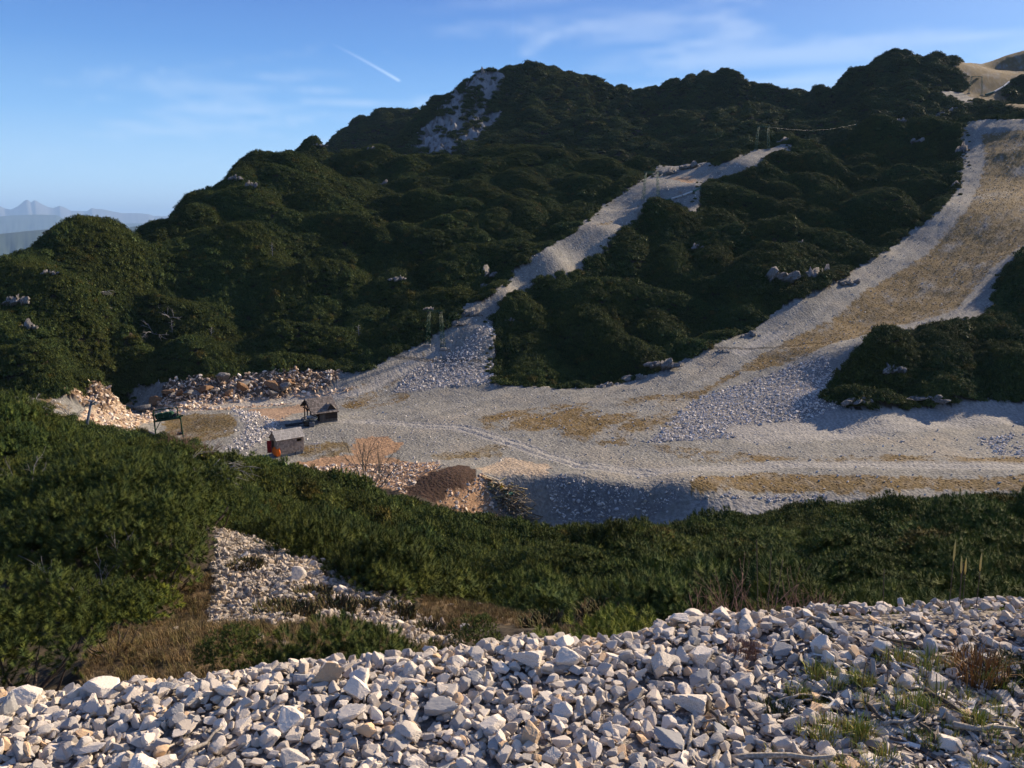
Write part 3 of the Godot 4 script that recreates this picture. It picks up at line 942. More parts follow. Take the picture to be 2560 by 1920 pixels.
const TRACKS := [
	[1.6, [[-35.1, 130.6], [-22.9, 129.6], [-7.6, 124.1], [-0.4, 117.1], [8.9, 105.7], [17.5, 102.2], [36.9, 106.4], [73.6, 105.7]]],
	[4.5, [[37.2, 120.5], [49.3, 122.9], [66.1, 128.2], [91.1, 132.6]]],
	[1.8, [[4.6, 93.3], [21.2, 91.0], [43.7, 93.5], [66.2, 94.3]]],
	[1.4, [[-52.0, 142.1], [-41.4, 148.1], [-29.9, 150.7], [-21.7, 161.5], [-14.1, 169.9]]],
	[1.2, [[-30.2, 106.5], [-36.9, 108.0], [-41.6, 107.2]]],
	[1.6, [[45.9, 163.7], [62.2, 179.7], [92.0, 207.8]]],
]
const NEAR_PINES := [
	[-6.2, 9.5, 1.15, 1.75, "broad dwarf pine at the edge of the brown grass hollow"],
	[-7.3, 10.2, 1.1, 1.9, "broad dwarf pine at the edge of the brown grass hollow"],
	[-5.6, 10.6, 0.7, 1.0, "broad dwarf pine at the edge of the brown grass hollow"],
	[-7.4, 15.2, 1.35, 2.3, "tall dwarf pine in the dense stand beside the white rubble spur"],
	[-8.8, 15.6, 1.4, 2.2, "tall dwarf pine in the dense stand beside the white rubble spur"],
	[-9.4, 16.0, 1.5, 2.4, "tall dwarf pine in the dense stand beside the white rubble spur"],
	[-8.1, 17.4, 1.4, 2.4, "tall dwarf pine in the dense stand beside the white rubble spur"],
	[-9.3, 18.2, 1.5, 2.5, "tall dwarf pine in the dense stand beside the white rubble spur"],
	[-10.6, 18.5, 1.6, 2.6, "tall dwarf pine in the dense stand beside the white rubble spur"],
	[-9.1, 20.0, 1.4, 2.2, "tall dwarf pine in the dense stand beside the white rubble spur"],
	[-10.4, 20.8, 1.6, 2.5, "tall dwarf pine in the dense stand beside the white rubble spur"],
	[-11.8, 21.4, 1.7, 2.7, "tall dwarf pine in the dense stand beside the white rubble spur"],
	[-9.0, 22.8, 1.5, 2.2, "tall dwarf pine in the dense stand beside the white rubble spur"],
	[-11.0, 24.2, 1.7, 2.4, "tall dwarf pine in the dense stand beside the white rubble spur"],
	[-13.4, 24.6, 1.8, 2.6, "tall dwarf pine in the dense stand beside the white rubble spur"],
	[-12.6, 18.4, 1.6, 2.4, "tall dwarf pine in the dense stand beside the white rubble spur"],
	[-10.9, 15.6, 1.4, 2.0, "tall dwarf pine in the dense stand beside the white rubble spur"],
	[-6.9, 15.8, 0.8, 1.2, "low dwarf pine between the tall stand and the white rubble spur"],
	[-7.5, 17.6, 0.9, 1.3, "low dwarf pine between the tall stand and the white rubble spur"],
	[-8.4, 19.6, 0.9, 1.4, "low dwarf pine between the tall stand and the white rubble spur"],
	[-7.0, 14.4, 0.7, 0.8, "low dwarf pine between the tall stand and the white rubble spur"],
	[-7.2, 15.2, 0.85, 0.9, "low dwarf pine between the tall stand and the white rubble spur"],
	[-7.4, 14.2, 0.7, 0.7, "low dwarf pine between the tall stand and the white rubble spur"],
	[-2.5, 7.9, 0.6, 0.75, "small dark pine between the spur and the gravel shoulder"],
	[-1.95, 8.1, 0.68, 0.85, "small dark pine between the spur and the gravel shoulder"],
	[-1.35, 8.0, 0.6, 0.75, "small dark pine between the spur and the gravel shoulder"],
	[-3.0, 8.1, 0.42, 0.6, "small dark pine between the spur and the gravel shoulder"],
	[0.9, 8.0, 0.75, 0.85, "small bright green pine below the edge of the gravel shoulder"],
	[1.5, 8.3, 0.85, 0.95, "small bright green pine below the edge of the gravel shoulder"],
	[0.35, 8.2, 0.45, 0.5, "small bright green pine below the edge of the gravel shoulder"],
	[-0.4, 8.4, 0.28, 0.5, "small bright green pine below the edge of the gravel shoulder"],
]
const KEY_ROCKS := [[-0.64, 2.6, 0.077], [-0.13, 2.79, 0.065], [0.61, 2.5, 0.098], [0.22, 2.73, 0.084], [-0.04, 2.31, 0.063], [0.26, 2.26, 0.051], [-1.64, 2.54, 0.093], [-1.38, 2.55, 0.085], [1.01, 2.84, 0.066], [1.15, 2.75, 0.064], [1.48, 2.62, 0.073], [-1.3, 2.27, 0.066], [-0.86, 2.37, 0.050], [1.37, 2.81, 0.056], [0.77, 2.64, 0.052], [-0.71, 2.44, 0.057], [-0.41, 2.57, 0.064], [0.04, 2.44, 0.049], [0.42, 2.57, 0.047], [-0.24, 2.62, 0.052], [-1.05, 2.48, 0.050], [-1.12, 2.31, 0.047], [-0.49, 2.29, 0.055], [-0.29, 2.22, 0.058], [0.66, 3.06, 0.07], [0.76, 3.12, 0.06], [0.86, 3.12, 0.065], [0.95, 3.13, 0.05], [1.62, 3.06, 0.05], [1.05, 3.02, 0.06], [1.25, 3.0, 0.055]]
const STICKS := [[-0.95, 2.27, 0.16, 0.9], [0.56, 2.33, 0.17, 1.3], [0.41, 2.51, 0.10, 0.5], [0.94, 2.55, 0.13, 0.2], [0.8, 2.2, 0.30, -0.1], [1.26, 2.41, 0.15, 0.3], [-0.80, 2.30, 0.12, 0.6], [0.97, 2.36, 0.14, 0.35], [1.5, 2.35, 0.2, -0.1], [1.3, 2.6, 0.12, 0.9]]
const GRASS := [[0.97, 2.58, 0.07], [1.07, 2.38, 0.09], [1.11, 2.36, 0.08], [1.02, 2.37, 0.08], [1.26, 2.47, 0.08], [1.32, 2.5, 0.09], [1.4, 2.47, 0.07], [1.45, 2.55, 0.07], [1.7, 2.62, 0.08], [1.8, 2.55, 0.09], [1.6, 2.45, 0.06], [1.3, 2.3, 0.06], [1.5, 2.32, 0.06], [1.62, 2.3, 0.07], [1.7, 2.4, 0.07]]
const OUTCROPS := [
	[-74.7, 242.8, 3.0, 6.5, "tall pale outcrop in pines on the domed hill"],
	[-82.3, 251.8, 4.0, 4.0, "pale outcrop near the top of the domed hill"],
	[-54.6, 334.6, 4.0, 3.5, "small pale outcrop on the second dome"],
	[-86.1, 381.9, 6.0, 3.0, "low pale ledge on the skyline behind the dome"],
	[-46.8, 310.3, 5.0, 4.0, "pale outcrop in the hollow below the second dome"],
	[-6.5, 206.5, 6.5, 5.0, "pale broken outcrop at the bend of the chute"],
	[-5.0, 201.4, 7.0, 3.5, "white blocky ledge under the bend of the chute"],
	[-9.3, 180.5, 5.5, 3.5, "white blocky outcrop along the lower chute"],
	[-11.5, 176.5, 4.0, 2.6, "white blocky outcrop along the lower chute"],
	[-18.5, 182.0, 2.2, 3.0, "single pale rock in the pines beside the lower chute"],
	[-27.5, 199.9, 4.0, 3.4, "pale rock patch in dark pines below the dome"],
	[58.0, 303.5, 10.0, 6.5, "jagged pale rock face behind the terrace tower"],
	[65.5, 307.7, 9.0, 6.5, "jagged pale rock face behind the terrace tower"],
	[106.2, 330.2, 6.5, 5.5, "pale rock knob beside the crest tower"],
	[63.5, 198.2, 9.0, 6.5, "large pale rock wall under pines beside the ski run"],
	[75.0, 203.5, 8.0, 6.0, "large pale rock wall under pines beside the ski run"],
	[81.5, 200.5, 7.0, 3.6, "low pale rock wall at the edge of the ski run"],
	[158.5, 333.0, 7.0, 5.0, "pale outcrop in pines below the crest of the ski run"],
	[155.2, 344.7, 5.0, 4.5, "pale outcrop near the crest of the ski run"],
	[165.7, 313.9, 5.0, 8.0, "pale rock edge along the upper ski run"],
	[145.1, 276.5, 4.5, 5.0, "pale rock edge along the ski run lower down"],
	[50.4, 173.4, 4.0, 3.0, "white boulders at the pine edge of the lower ski run"],
	[42.2, 163.8, 3.0, 2.4, "white boulders at the pine edge of the lower ski run"],
	[24.3, 155.4, 6.5, 3.6, "fluted grey rock face under the pines at the valley floor"],
	[29.0, 156.9, 6.5, 4.0, "fluted grey rock face under the pines at the valley floor"],
	[18.6, 152.4, 5.0, 2.4, "fluted grey rock face under the pines at the valley floor"],
	[65.8, 139.8, 3.5, 3.6, "pale rock showing in the dark pine mound"],
	[55.3, 129.4, 5.0, 2.2, "brownish rock at the foot of the dark pine mound"],
	[68.0, 132.4, 6.5, 1.8, "brownish rock at the foot of the dark pine mound"],
	[-89.8, 148.9, 4.0, 4.5, "pale outcrop low on the knoll by the far valley"],
	[-86.6, 155.2, 2.5, 2.6, "small pale outcrop halfway up the knoll"],
	[-85.4, 144.8, 3.5, 3.0, "pale broken rock at the foot of the knoll"],
	[50.5, 225.4, 3.5, 3.6, "pale rock in the pines between the ski runs"],
	[79.2, 229.2, 2.8, 3.6, "pale narrow rock in pines between the ski runs"],
	[-0.6, 179.1, 2.0, 2.2, "small white rock at the tip of the pine spur"],
]
# ------------------------------------------------------------------ the road edge we stand on
func bank_edge(x: float) -> float:
	# distance at which the gravel shoulder breaks off, along x
	var ks := [[-4.0, 2.35], [-1.6, 2.42], [-1.15, 2.50], [-0.75, 2.62], [-0.35, 2.66], [-0.1, 2.74], [0.2, 2.80], [0.5, 2.82], [0.66, 2.94], [0.9, 3.02], [1.4, 3.02], [2.0, 3.06], [4.0, 3.0]]
	var k := 0
	while k < ks.size() - 2 and x > ks[k + 1][0]:
		k += 1
	return lerpf(ks[k][1], ks[k + 1][1], clampf((x - ks[k][0]) / (ks[k + 1][0] - ks[k][0]), 0, 1))

func bank(x: float, d: float) -> float:
	var e := bank_edge(x)
	var h := 0.035 * fine.get_noise_2d(x * 1.4, d * 1.4) + 0.03 * smoothstep(e - 0.5, e, d)
	if x > 0.7:
		h += 0.03 * smoothstep(0.7, 1.4, x) * smoothstep(2.4, 2.9, d)
	if d > e:
		var q := d - e
		h -= 0.82 * q * smoothstep(0.0, 0.6, q)
	return h

func gravel_bank() -> void:
	var st := new_st()
	var nx := 150
	var nd := 110
	var p := []
	for i in nx + 1:
		var c := []
		for j in nd + 1:
			var f := float(j) / nd
			var d := -3.0 + 6.6 * f if f < 0.75 else lerpf(1.95, 10.5, (f - 0.75) / 0.25)
			var x := lerpf(-5.0, 5.0, float(i) / nx) * (1.0 if d < 3.0 else 1.0 + (d - 3.0) * 0.45)
			c.append(Vector3(x, bank(x, maxf(d, 0.0)) if d < 8.0 else bank(x, 8.0) - (d - 8.0) * 0.3, -d))
		p.append(c)
	for i in nx:
		for j in nd:
			quad(st, p[i][j], p[i][j + 1], p[i + 1][j + 1], p[i + 1][j])
	st.index()
	st.generate_normals()
	var o := MeshInstance3D.new()
	o.name = "road_shoulder"
	o.mesh = st.commit()
	o.material_override = mat(Color(.40, .365, .33), 0.95, noise_tex(41, 0.03, Color(.42, .40, .38), Color(1, 1, 1), 512, 5), bump_tex(42, 0.05, 12.0, 512, 3, true), 1.6, true)
	o.set_meta("kind", "structure")
	add_child(o)

# ------------------------------------------------------------------ shared shapes
var rocks: Array[Mesh] = []
var rocks_low: Array[Mesh] = []
var pine_far: Array[Mesh] = []
var pine_mid: Array[Mesh] = []
var pine_near: Array[Mesh] = []
var pine_tall: Array[Mesh] = []
var pine_stem: Array[Mesh] = []
var tufts: Array[Mesh] = []

func ico(sub: int) -> Array:
	var g := (1.0 + sqrt(5.0)) / 2.0
	var v := [Vector3(-1, g, 0), Vector3(1, g, 0), Vector3(-1, -g, 0), Vector3(1, -g, 0), Vector3(0, -1, g), Vector3(0, 1, g), Vector3(0, -1, -g), Vector3(0, 1, -g), Vector3(g, 0, -1), Vector3(g, 0, 1), Vector3(-g, 0, -1), Vector3(-g, 0, 1)]
	for i in v.size():
		v[i] = v[i].normalized()
	var f := [[0, 11, 5], [0, 5, 1], [0, 1, 7], [0, 7, 10], [0, 10, 11], [1, 5, 9], [5, 11, 4], [11, 10, 2], [10, 7, 6], [7, 1, 8], [3, 9, 4], [3, 4, 2], [3, 2, 6], [3, 6, 8], [3, 8, 9], [4, 9, 5], [2, 4, 11], [6, 2, 10], [8, 6, 7], [9, 8, 1]]
	for s in sub:
		var seen := {}
		var nf := []
		for t in f:
			var m := []
			for k in 3:
				var a: int = t[k]
				var b: int = t[(k + 1) % 3]
				var key := mini(a, b) * 100000 + maxi(a, b)
				if not seen.has(key):
					seen[key] = v.size()
					v.append((v[a] + v[b]).normalized())
				m.append(seen[key])
			nf.append_array([[t[0], m[0], m[2]], [t[1], m[1], m[0]], [t[2], m[2], m[1]], [m[0], m[1], m[2]]])
		f = nf
	return [v, f]

func rock_mesh(base: Array, sd: int, planes: int, rough: float, flat := true) -> Mesh:
	var r := RandomNumberGenerator.new()
	r.seed = sd
	var ps := []
	for k in planes:
		var n := Vector3(r.randfn(), r.randfn(), r.randfn()).normalized()
		ps.append([n, r.randf_range(0.44, 0.82)])
	var nz := FastNoiseLite.new()
	nz.seed = sd
	nz.frequency = 2.4
	nz.fractal_octaves = 4
	var sc := Vector3(r.randf_range(0.8, 1.35), r.randf_range(0.45, 0.95), r.randf_range(0.7, 1.1))
	var pts := []
	for v in base[0]:
		var q := 1.45
		for p in ps:
			var c: float = v.dot(p[0])
			if c > 0.05:
				q = minf(q, p[1] / c)
		q *= 1.0 + rough * nz.get_noise_3dv(v * 1.3)
		pts.append(v * q * sc)
	var st := new_st()
	if not flat:
		st.set_smooth_group(0)
	for t in base[1]:
		if flat:
			st.set_smooth_group(-1)
		tri(st, pts[t[0]], pts[t[2]], pts[t[1]])
	st.generate_normals()
	return st.commit()

func needle_tuft(st: SurfaceTool, p: Vector3, dir: Vector3, axis: float, ln: float, wd: float, blades: int, c: Color, r: RandomNumberGenerator) -> void:
	# a shoot: needles standing out all round a short twig, closing in towards its tip
	var b := frame_of(dir)
	st.set_color(c)
	var a0 := r.randf() * TAU
	for k in blades:
		var f := (k + 0.5) / blades
		var a := a0 + k * 2.39996
		var o := b.x * cos(a) + b.z * sin(a)
		var open := lerpf(1.55, 0.45, f) + r.randfn() * 0.12
		var s := p + b.y * axis * f
		var tip := s + (b.y * cos(open) + o * sin(open)) * ln * r.randf_range(0.8, 1.1)
		var w := (b.y.cross(o)).normalized() * wd * 0.5
		tri(st, s - w, tip, s + w)

func pine_green(r: RandomNumberGenerator) -> Color:
	# every shoot its own green, from bluish to yellowish, by chance alone
	var v := r.randf_range(0.7, 1.3)
	var hue := r.randf()
	return Color(lerpf(.050, .092, hue) * v, lerpf(.076, .108, hue) * v, lerpf(.026, .022, hue) * v)

func pine_mesh(sd: int, n: int, axis: float, ln: float, wd: float, blades: int, core: float, tall := 1.0) -> Mesh:
	# unit shrub: radius 1, height 1, boughs ending in separate heads of upright shoots
	var r := RandomNumberGenerator.new()
	r.seed = sd
	var st := new_st()
	var lobes := []
	var heads := int(15 * tall)
	for k in heads:
		var a := k * 2.39996 + r.randf() * 0.6
		var q := sqrt((k + 0.5) / heads) * 0.80
		lobes.append([Vector3(cos(a) * q, r.randf_range(0.28, 0.70) * (1.0 - q * 0.60) * tall, sin(a) * q), r.randf_range(0.19, 0.32)])
	var made := 0
	var tries := 0
	while made < n and tries < n * 9:
		tries += 1
		var L: Array = lobes[r.randi() % lobes.size()]
		var dv := Vector3(r.randfn(), r.randfn() * 0.7 + 0.5, r.randfn()).normalized()
		var p: Vector3 = L[0] + dv * L[1] * lerpf(0.75, 1.0, sqrt(r.randf()))
		if p.y < 0.02:
			continue
		var inside := false
		for q in lobes:
			if q != L and p.distance_to(q[0]) < q[1] * 0.70:
				inside = true
				break
		if inside:
			continue
		var up := (dv * 0.75 + Vector3.UP * 0.4 + Vector3(r.randfn(), r.randfn(), r.randfn()) * 0.16).normalized()
		needle_tuft(st, p, up, axis * r.randf_range(0.7, 1.2), ln, wd, blades, pine_green(r), r)
		made += 1
	if core > 0.0:
		# the dense middle of each bough, the same needles
		st.set_color(Color(.066, .088, .025))
		for q in lobes:
			var c: Vector3 = q[0]
			var rr: float = q[1] * core
			var eq := []
			for k in 6:
				eq.append(c + Vector3(cos(TAU * k / 6.0) * rr, -0.15 * rr, sin(TAU * k / 6.0) * rr))
			for k in 6:
				tri(st, eq[k], c + Vector3.UP * rr, eq[(k + 1) % 6])
				tri(st, eq[(k + 1) % 6], c - Vector3.UP * rr, eq[k])
	return st.commit()

func stem_mesh(sd: int) -> Mesh:
	var r := RandomNumberGenerator.new()
	r.seed = sd
	var st := new_st()
	for k in 9:
		var a := TAU * k / 9.0 + r.randf() * 0.5
		var pts := [Vector3(r.randfn() * 0.04, -0.08, r.randfn() * 0.04)]
		var rad := [0.032]
		var dir := Vector3(cos(a), r.randf_range(0.15, 0.7), sin(a)).normalized()
		for s in 5:
			pts.append(pts[-1] + dir * 0.17 + Vector3(r.randfn(), r.randfn(), r.randfn()) * 0.022)
			rad.append(0.032 * (1.0 - 0.17 * (s + 1)))
			dir = (dir + Vector3.UP * 0.22).normalized()
		tube(st, pts, rad, 5)
	st.generate_normals()
	return st.commit()

func grass_mesh(sd: int, n: int, spread: float, h: float, w: float, tints: Array) -> Mesh:
	var r := RandomNumberGenerator.new()
	r.seed = sd
	var st := new_st()
	for k in n:
		var a := r.randf() * TAU
		var q := sqrt(r.randf()) * spread
		var p := Vector3(cos(a) * q, -0.01, sin(a) * q)
		var o := Vector3(cos(a + r.randfn() * 0.8), 0, sin(a + r.randfn() * 0.8))
		var hh := h * r.randf_range(0.5, 1.15)
		var bend := r.randf_range(0.15, 0.9)
		var side := o.cross(Vector3.UP).normalized() * w * 0.5
		var m := p + Vector3.UP * hh * 0.6 + o * hh * bend * 0.28
		var tip := p + Vector3.UP * hh * lerpf(1.0, 0.72, bend) + o * hh * bend * 0.75
		var c: Color = tints[r.randi() % tints.size()]
		st.set_color(c * r.randf_range(0.75, 1.25))
		quad(st, p - side, m - side * 0.8, m + side * 0.8, p + side)
		tri(st, m - side * 0.8, tip, m + side * 0.8)
	return st.commit()

func meshes() -> void:
	var i3 := ico(3)
	var i2 := ico(2)
	var i1 := ico(1)
	for k in 18:
		rocks.append(rock_mesh(i3, 100 + k, 10 + k % 6, 0.06, true))
	for k in 8:
		rocks_low.append(rock_mesh(i1 if k < 4 else i2, 200 + k, 9, 0.08))
	for k in 3:
		pine_far.append(pine_mesh(300 + k, 190, 0.15, 0.15, 0.050, 8, 0.75))
		pine_mid.append(pine_mesh(310 + k, 300, 0.12, 0.125, 0.030, 16, 0.62))
		pine_near.append(pine_mesh(320 + k, 520, 0.085, 0.080, 0.0105, 38, 0.0))
		pine_tall.append(pine_mesh(340 + k, 900, 0.070, 0.062, 0.0085, 38, 0.0, 1.75))
		pine_stem.append(stem_mesh(330 + k))

func multi(parent: Node, called: String, mesh: Mesh, m: Material, xf: Array, cols: Array) -> MultiMeshInstance3D:
	var mm := MultiMesh.new()
	mm.transform_format = MultiMesh.TRANSFORM_3D
	mm.use_colors = true
	mm.mesh = mesh
	mm.instance_count = xf.size()
	var buf := PackedFloat32Array()
	buf.resize(xf.size() * 16)
	var o := 0
	for i in xf.size():
		var t: Transform3D = xf[i]
		var b := t.basis
		buf[o] = b.x.x
		buf[o + 1] = b.y.x
		buf[o + 2] = b.z.x
		buf[o + 3] = t.origin.x
		buf[o + 4] = b.x.y
		buf[o + 5] = b.y.y
		buf[o + 6] = b.z.y
		buf[o + 7] = t.origin.y
		buf[o + 8] = b.x.z
		buf[o + 9] = b.y.z
		buf[o + 10] = b.z.z
		buf[o + 11] = t.origin.z
		var c: Color = cols[i]
		buf[o + 12] = c.r
		buf[o + 13] = c.g
		buf[o + 14] = c.b
		buf[o + 15] = 1.0
		o += 16
	mm.buffer = buf
	var n := MultiMeshInstance3D.new()
	n.name = called
	n.multimesh = mm
	n.material_override = m
	parent.add_child(n, true)
	return n

# ------------------------------------------------------------------ dwarf pine thickets
func thicket(label: String, t0: float, t1: float, d0: float, d1: float, step: float, size: float, tall: float, kinds: Array, zone := 0) -> void:
	var xf := [[], [], []]
	var cs := [[], [], []]
	var d := d0
	while d < d1:
		var x := t0 * d
		while x < t1 * d:
			var x_here := x
			x += step
			# as many shrubs as the sloping ground has room for
			var k0 := row_of(d) * GN + clampi(int((x_here / d - GT0) / GDT), 2, GN - 3)
			var steep := 0.0
			if d > 90.0 and k0 + 2 * GN < gh.size():
				var gx := (gh[k0 + 2] - gh[k0 - 2]) / (4.0 * GDT * d)
				var gz := (gh[k0 + 2 * GN] - gh[k0]) / (gd[mini(row_of(d) + 2, gd.size() - 1)] - gd[row_of(d)])
				steep = sqrt(1.0 + gx * gx + gz * gz) - 1.0
			var reps := 1 + int(steep * 2.2 + rng.randf())
			if d <= 90.0:
				reps = 1
			for rep in mini(reps, 4):
				plant(x_here + rng.randf_range(-0.5, 0.5) * step, clampf(d + rng.randf_range(-0.5, 0.5) * step, d0, d1), size, tall, zone, xf, cs)
		d += step * 0.87
	var o := Node3D.new()
	o.name = numbered("pine_thicket")
	add_child(o)
	tag(o, label, "dwarf pine", "dwarf pine thickets covering the slopes", "stuff")
	for v in 3:
		if xf[v].size():
			multi(o, "shrubs", kinds[v], M.pine, xf[v], cs[v]).set_meta("kind", "stuff")

func plant(px: float, pd: float, size: float, tall: float, zone: int, xf: Array, cs: Array) -> void:
	var j := row_of(pd)
	var i := int((px / pd - GT0) / GDT)
	if i < 1 or i > GN - 2:
		return
	var k := j * GN + i
	if gv[k] == 0:
		return
	var stray := gc[k] != 0
	if gc[k] == 6:
		# pines holding on to the ledges of the cliff
		if rng.randf() > 0.5 or soft.get_noise_2d(px * 0.09, pd * 0.03 + 8.0) < 0.12:
			return
	elif stray:
		# seedlings straying out over the edge of the bare ground
		var lo := maxi(k - 6 - 2 * GN, 0)
		var hi := mini(k + 6 + 2 * GN, gc.size() - 1)
		if pd < 100.0 or gc[k] == 7 or rng.randf() > 0.10 or (gc[lo] != 0 and gc[hi] != 0):
			return
	elif pd > 100.0 and (gc[k - 1] != 0 or gc[k + 1] != 0) and rng.randf() < 0.5:
		return
	if not in_zone(zone, px, pd):
		return
	if pd > 100.0 and soft.get_noise_2d(px * 0.11 + 90.0, pd * 0.11) > 0.74:
		return
	if pd <= 90.0 and soft.get_noise_2d(px * 0.16 + 40.0, pd * 0.16) > 0.42:
		return
	var s := size * (rng.randf_range(0.65, 1.25) if pd > 100.0 else rng.randf_range(0.45, 1.6)) * (1.0 + 0.3 * soft.get_noise_2d(px * 0.05, pd * 0.05 + 30.0))
	if stray and gc[k] != 6:
		s *= 0.45
	elif pd > 100.0 and rng.randf() < 0.02:
		s *= 1.45
	var hh := tall * s / size * rng.randf_range(0.8, 1.3)
	var v := rng.randi() % 3
	var b := Basis(Vector3.UP, rng.randf() * TAU).scaled(Vector3(s, hh, s))
	b = Basis(Vector3(rng.randfn() * 0.3, 0, 1).normalized(), rng.randfn() * 0.12) * b
	xf[v].append(Transform3D(b, Vector3(px, land(px, pd) - 0.12 * hh, -pd)))
	var tone := (0.88 if pd > 100.0 else 1.15) + 0.26 * soft.get_noise_2d(px * 0.035 + 11.0, pd * 0.035) + rng.randfn() * (0.08 if pd > 100.0 else 0.22)
	var yel := clampf(0.45 + 0.7 * soft.get_noise_2d(px * 0.05 + 70.0, pd * 0.05) + rng.randfn() * 0.15, 0, 1)
	if rng.randf() < 0.025:
		# a dead, browned shrub here and there
		cs[v].append(Color(1.45, 0.95, 0.85))
		return
	cs[v].append(Color(tone * lerpf(0.85, 1.2, yel), tone * lerpf(0.97, 1.03, yel), tone * lerpf(1.1, 0.9, yel)))

func in_zone(zone: int, x: float, d: float) -> bool:
	if zone == 1:
		return x < -8.0 + (d - 165.0) * 0.52
	if zone == 2:
		return x >= -8.0 + (d - 165.0) * 0.52
	if zone == 3:
		return d > 26.0 or x > -0.36 * d
	if zone == 5:
		return x > -6.6 and (x < -0.3 or d > 17.0)
	if zone == 4:
		return d > 19.0 or x > 2.2
	return true

func thickets() -> void:
	thicket("dark dwarf pine covering the high ridge behind the hill", -0.30, 0.735, 400.0, 860.0, 2.6, 2.6, 2.3, pine_far)
	thicket("dwarf pine covering the domed hill above the cut bank", -0.72, 0.26, 90.0, 400.0, 1.15, 1.25, 1.35, pine_far, 1)
	thicket("dwarf pine on the hill between the two ski runs", -0.05, 0.735, 120.0, 400.0, 1.15, 1.25, 1.35, pine_far, 2)
	thicket("green dwarf pine on the near slope below the hut", -0.72, 0.10, 42.0, 90.0, 0.95, 0.92, 1.0, pine_mid, 3)
	thicket("green dwarf pine on the slope below the wood heap", 0.10, 0.735, 42.0, 90.0, 0.95, 0.92, 1.0, pine_mid)
	thicket("green dwarf pine just beyond the gravel shoulder", 0.02, 0.735, 11.0, 42.0, 0.98, 0.95, 0.95, pine_near, 4)
	thicket("green dwarf pine on the shelf above the white spur", -0.72, 0.02, 21.0, 42.0, 1.0, 0.95, 1.0, pine_near, 3)
	thicket("green dwarf pine filling the gully behind the white spur", -0.36, 0.05, 14.5, 21.5, 0.9, 0.85, 0.95, pine_near, 5)

func pines_near() -> void:
	# shrubs close enough to be told apart: x, distance, width, height, label
	var list := NEAR_PINES
	for k in list.size():
		var p: Array = list[k]
		var at := on_land(p[0], p[1], -0.05)
		var o := thing("dwarf_pine", at, p[4], "pine", "dwarf pines near the gravel shoulder", k * 2.1)
		var v := k % 3
		var tall: bool = p[3] > p[2] * 1.35
		var b := Basis.from_scale(Vector3.ONE * (p[3] / 1.55 if tall else p[2] * 1.1))
		part(o, "crown", pine_tall[v] if tall else pine_near[v], M.pine if tall or p[2] < 0.7 else M.pine_sunlit, Vector3(0, 0.35 if tall else 0.0, 0), b).set_meta("kind", "stuff")
		part(o, "trunk", pine_stem[v], M.bark, Vector3.ZERO, b)
# ------------------------------------------------------------------ loose stone and grass on the land
func scatter(called: String, label: String, category: String, codes: Array, d0: float, d1: float, n: int, lo: float, hi: float, kinds: Array, m: Material, tints: Array, t0 := -0.73, t1 := 0.73, flat := 1.0, sink := 0.25) -> void:
	var xf := []
	var cs := []
	for v in kinds.size():
		xf.append([])
		cs.append([])
	var tries := 0
	var made := 0
	while made < n and tries < n * 12:
		tries += 1
		var d := sqrt(rng.randf_range(d0 * d0, d1 * d1))
		var t := rng.randf_range(t0, t1)
		var j := row_of(d)
		var i := int((t - GT0) / GDT)
		if i < 1 or i > GN - 2:
			continue
		var k := j * GN + i
		if gv[k] == 0 or not codes.has(int(gc[k])):
			continue
		made += 1
		var s := lo * pow(hi / lo, pow(rng.randf(), 2.2))
		var v := rng.randi() % kinds.size()
		var b: Basis
		if flat >= 1.0:
			b = Basis(Vector3(rng.randfn(), rng.randfn(), rng.randfn()).normalized(), rng.randf() * TAU).scaled(Vector3.ONE * s)
		else:
			b = Basis(Vector3.UP, rng.randf() * TAU).scaled(Vector3(s, s * rng.randf_range(0.7, 1.3), s))
		xf[v].append(Transform3D(b, Vector3(t * d, land(t * d, d) - s * sink + (s * 0.5 if flat >= 1.0 else 0.0), -d)))
		var c: Color = tints[rng.randi() % tints.size()]
		cs[v].append(c * rng.randf_range(0.8, 1.15))
	var o := Node3D.new()
	o.name = numbered(called)
	add_child(o)
	tag(o, label, category, "", "stuff")
	for v in kinds.size():
		if xf[v].size():
			multi(o, called, kinds[v], m, xf[v], cs[v]).set_meta("kind", "stuff")

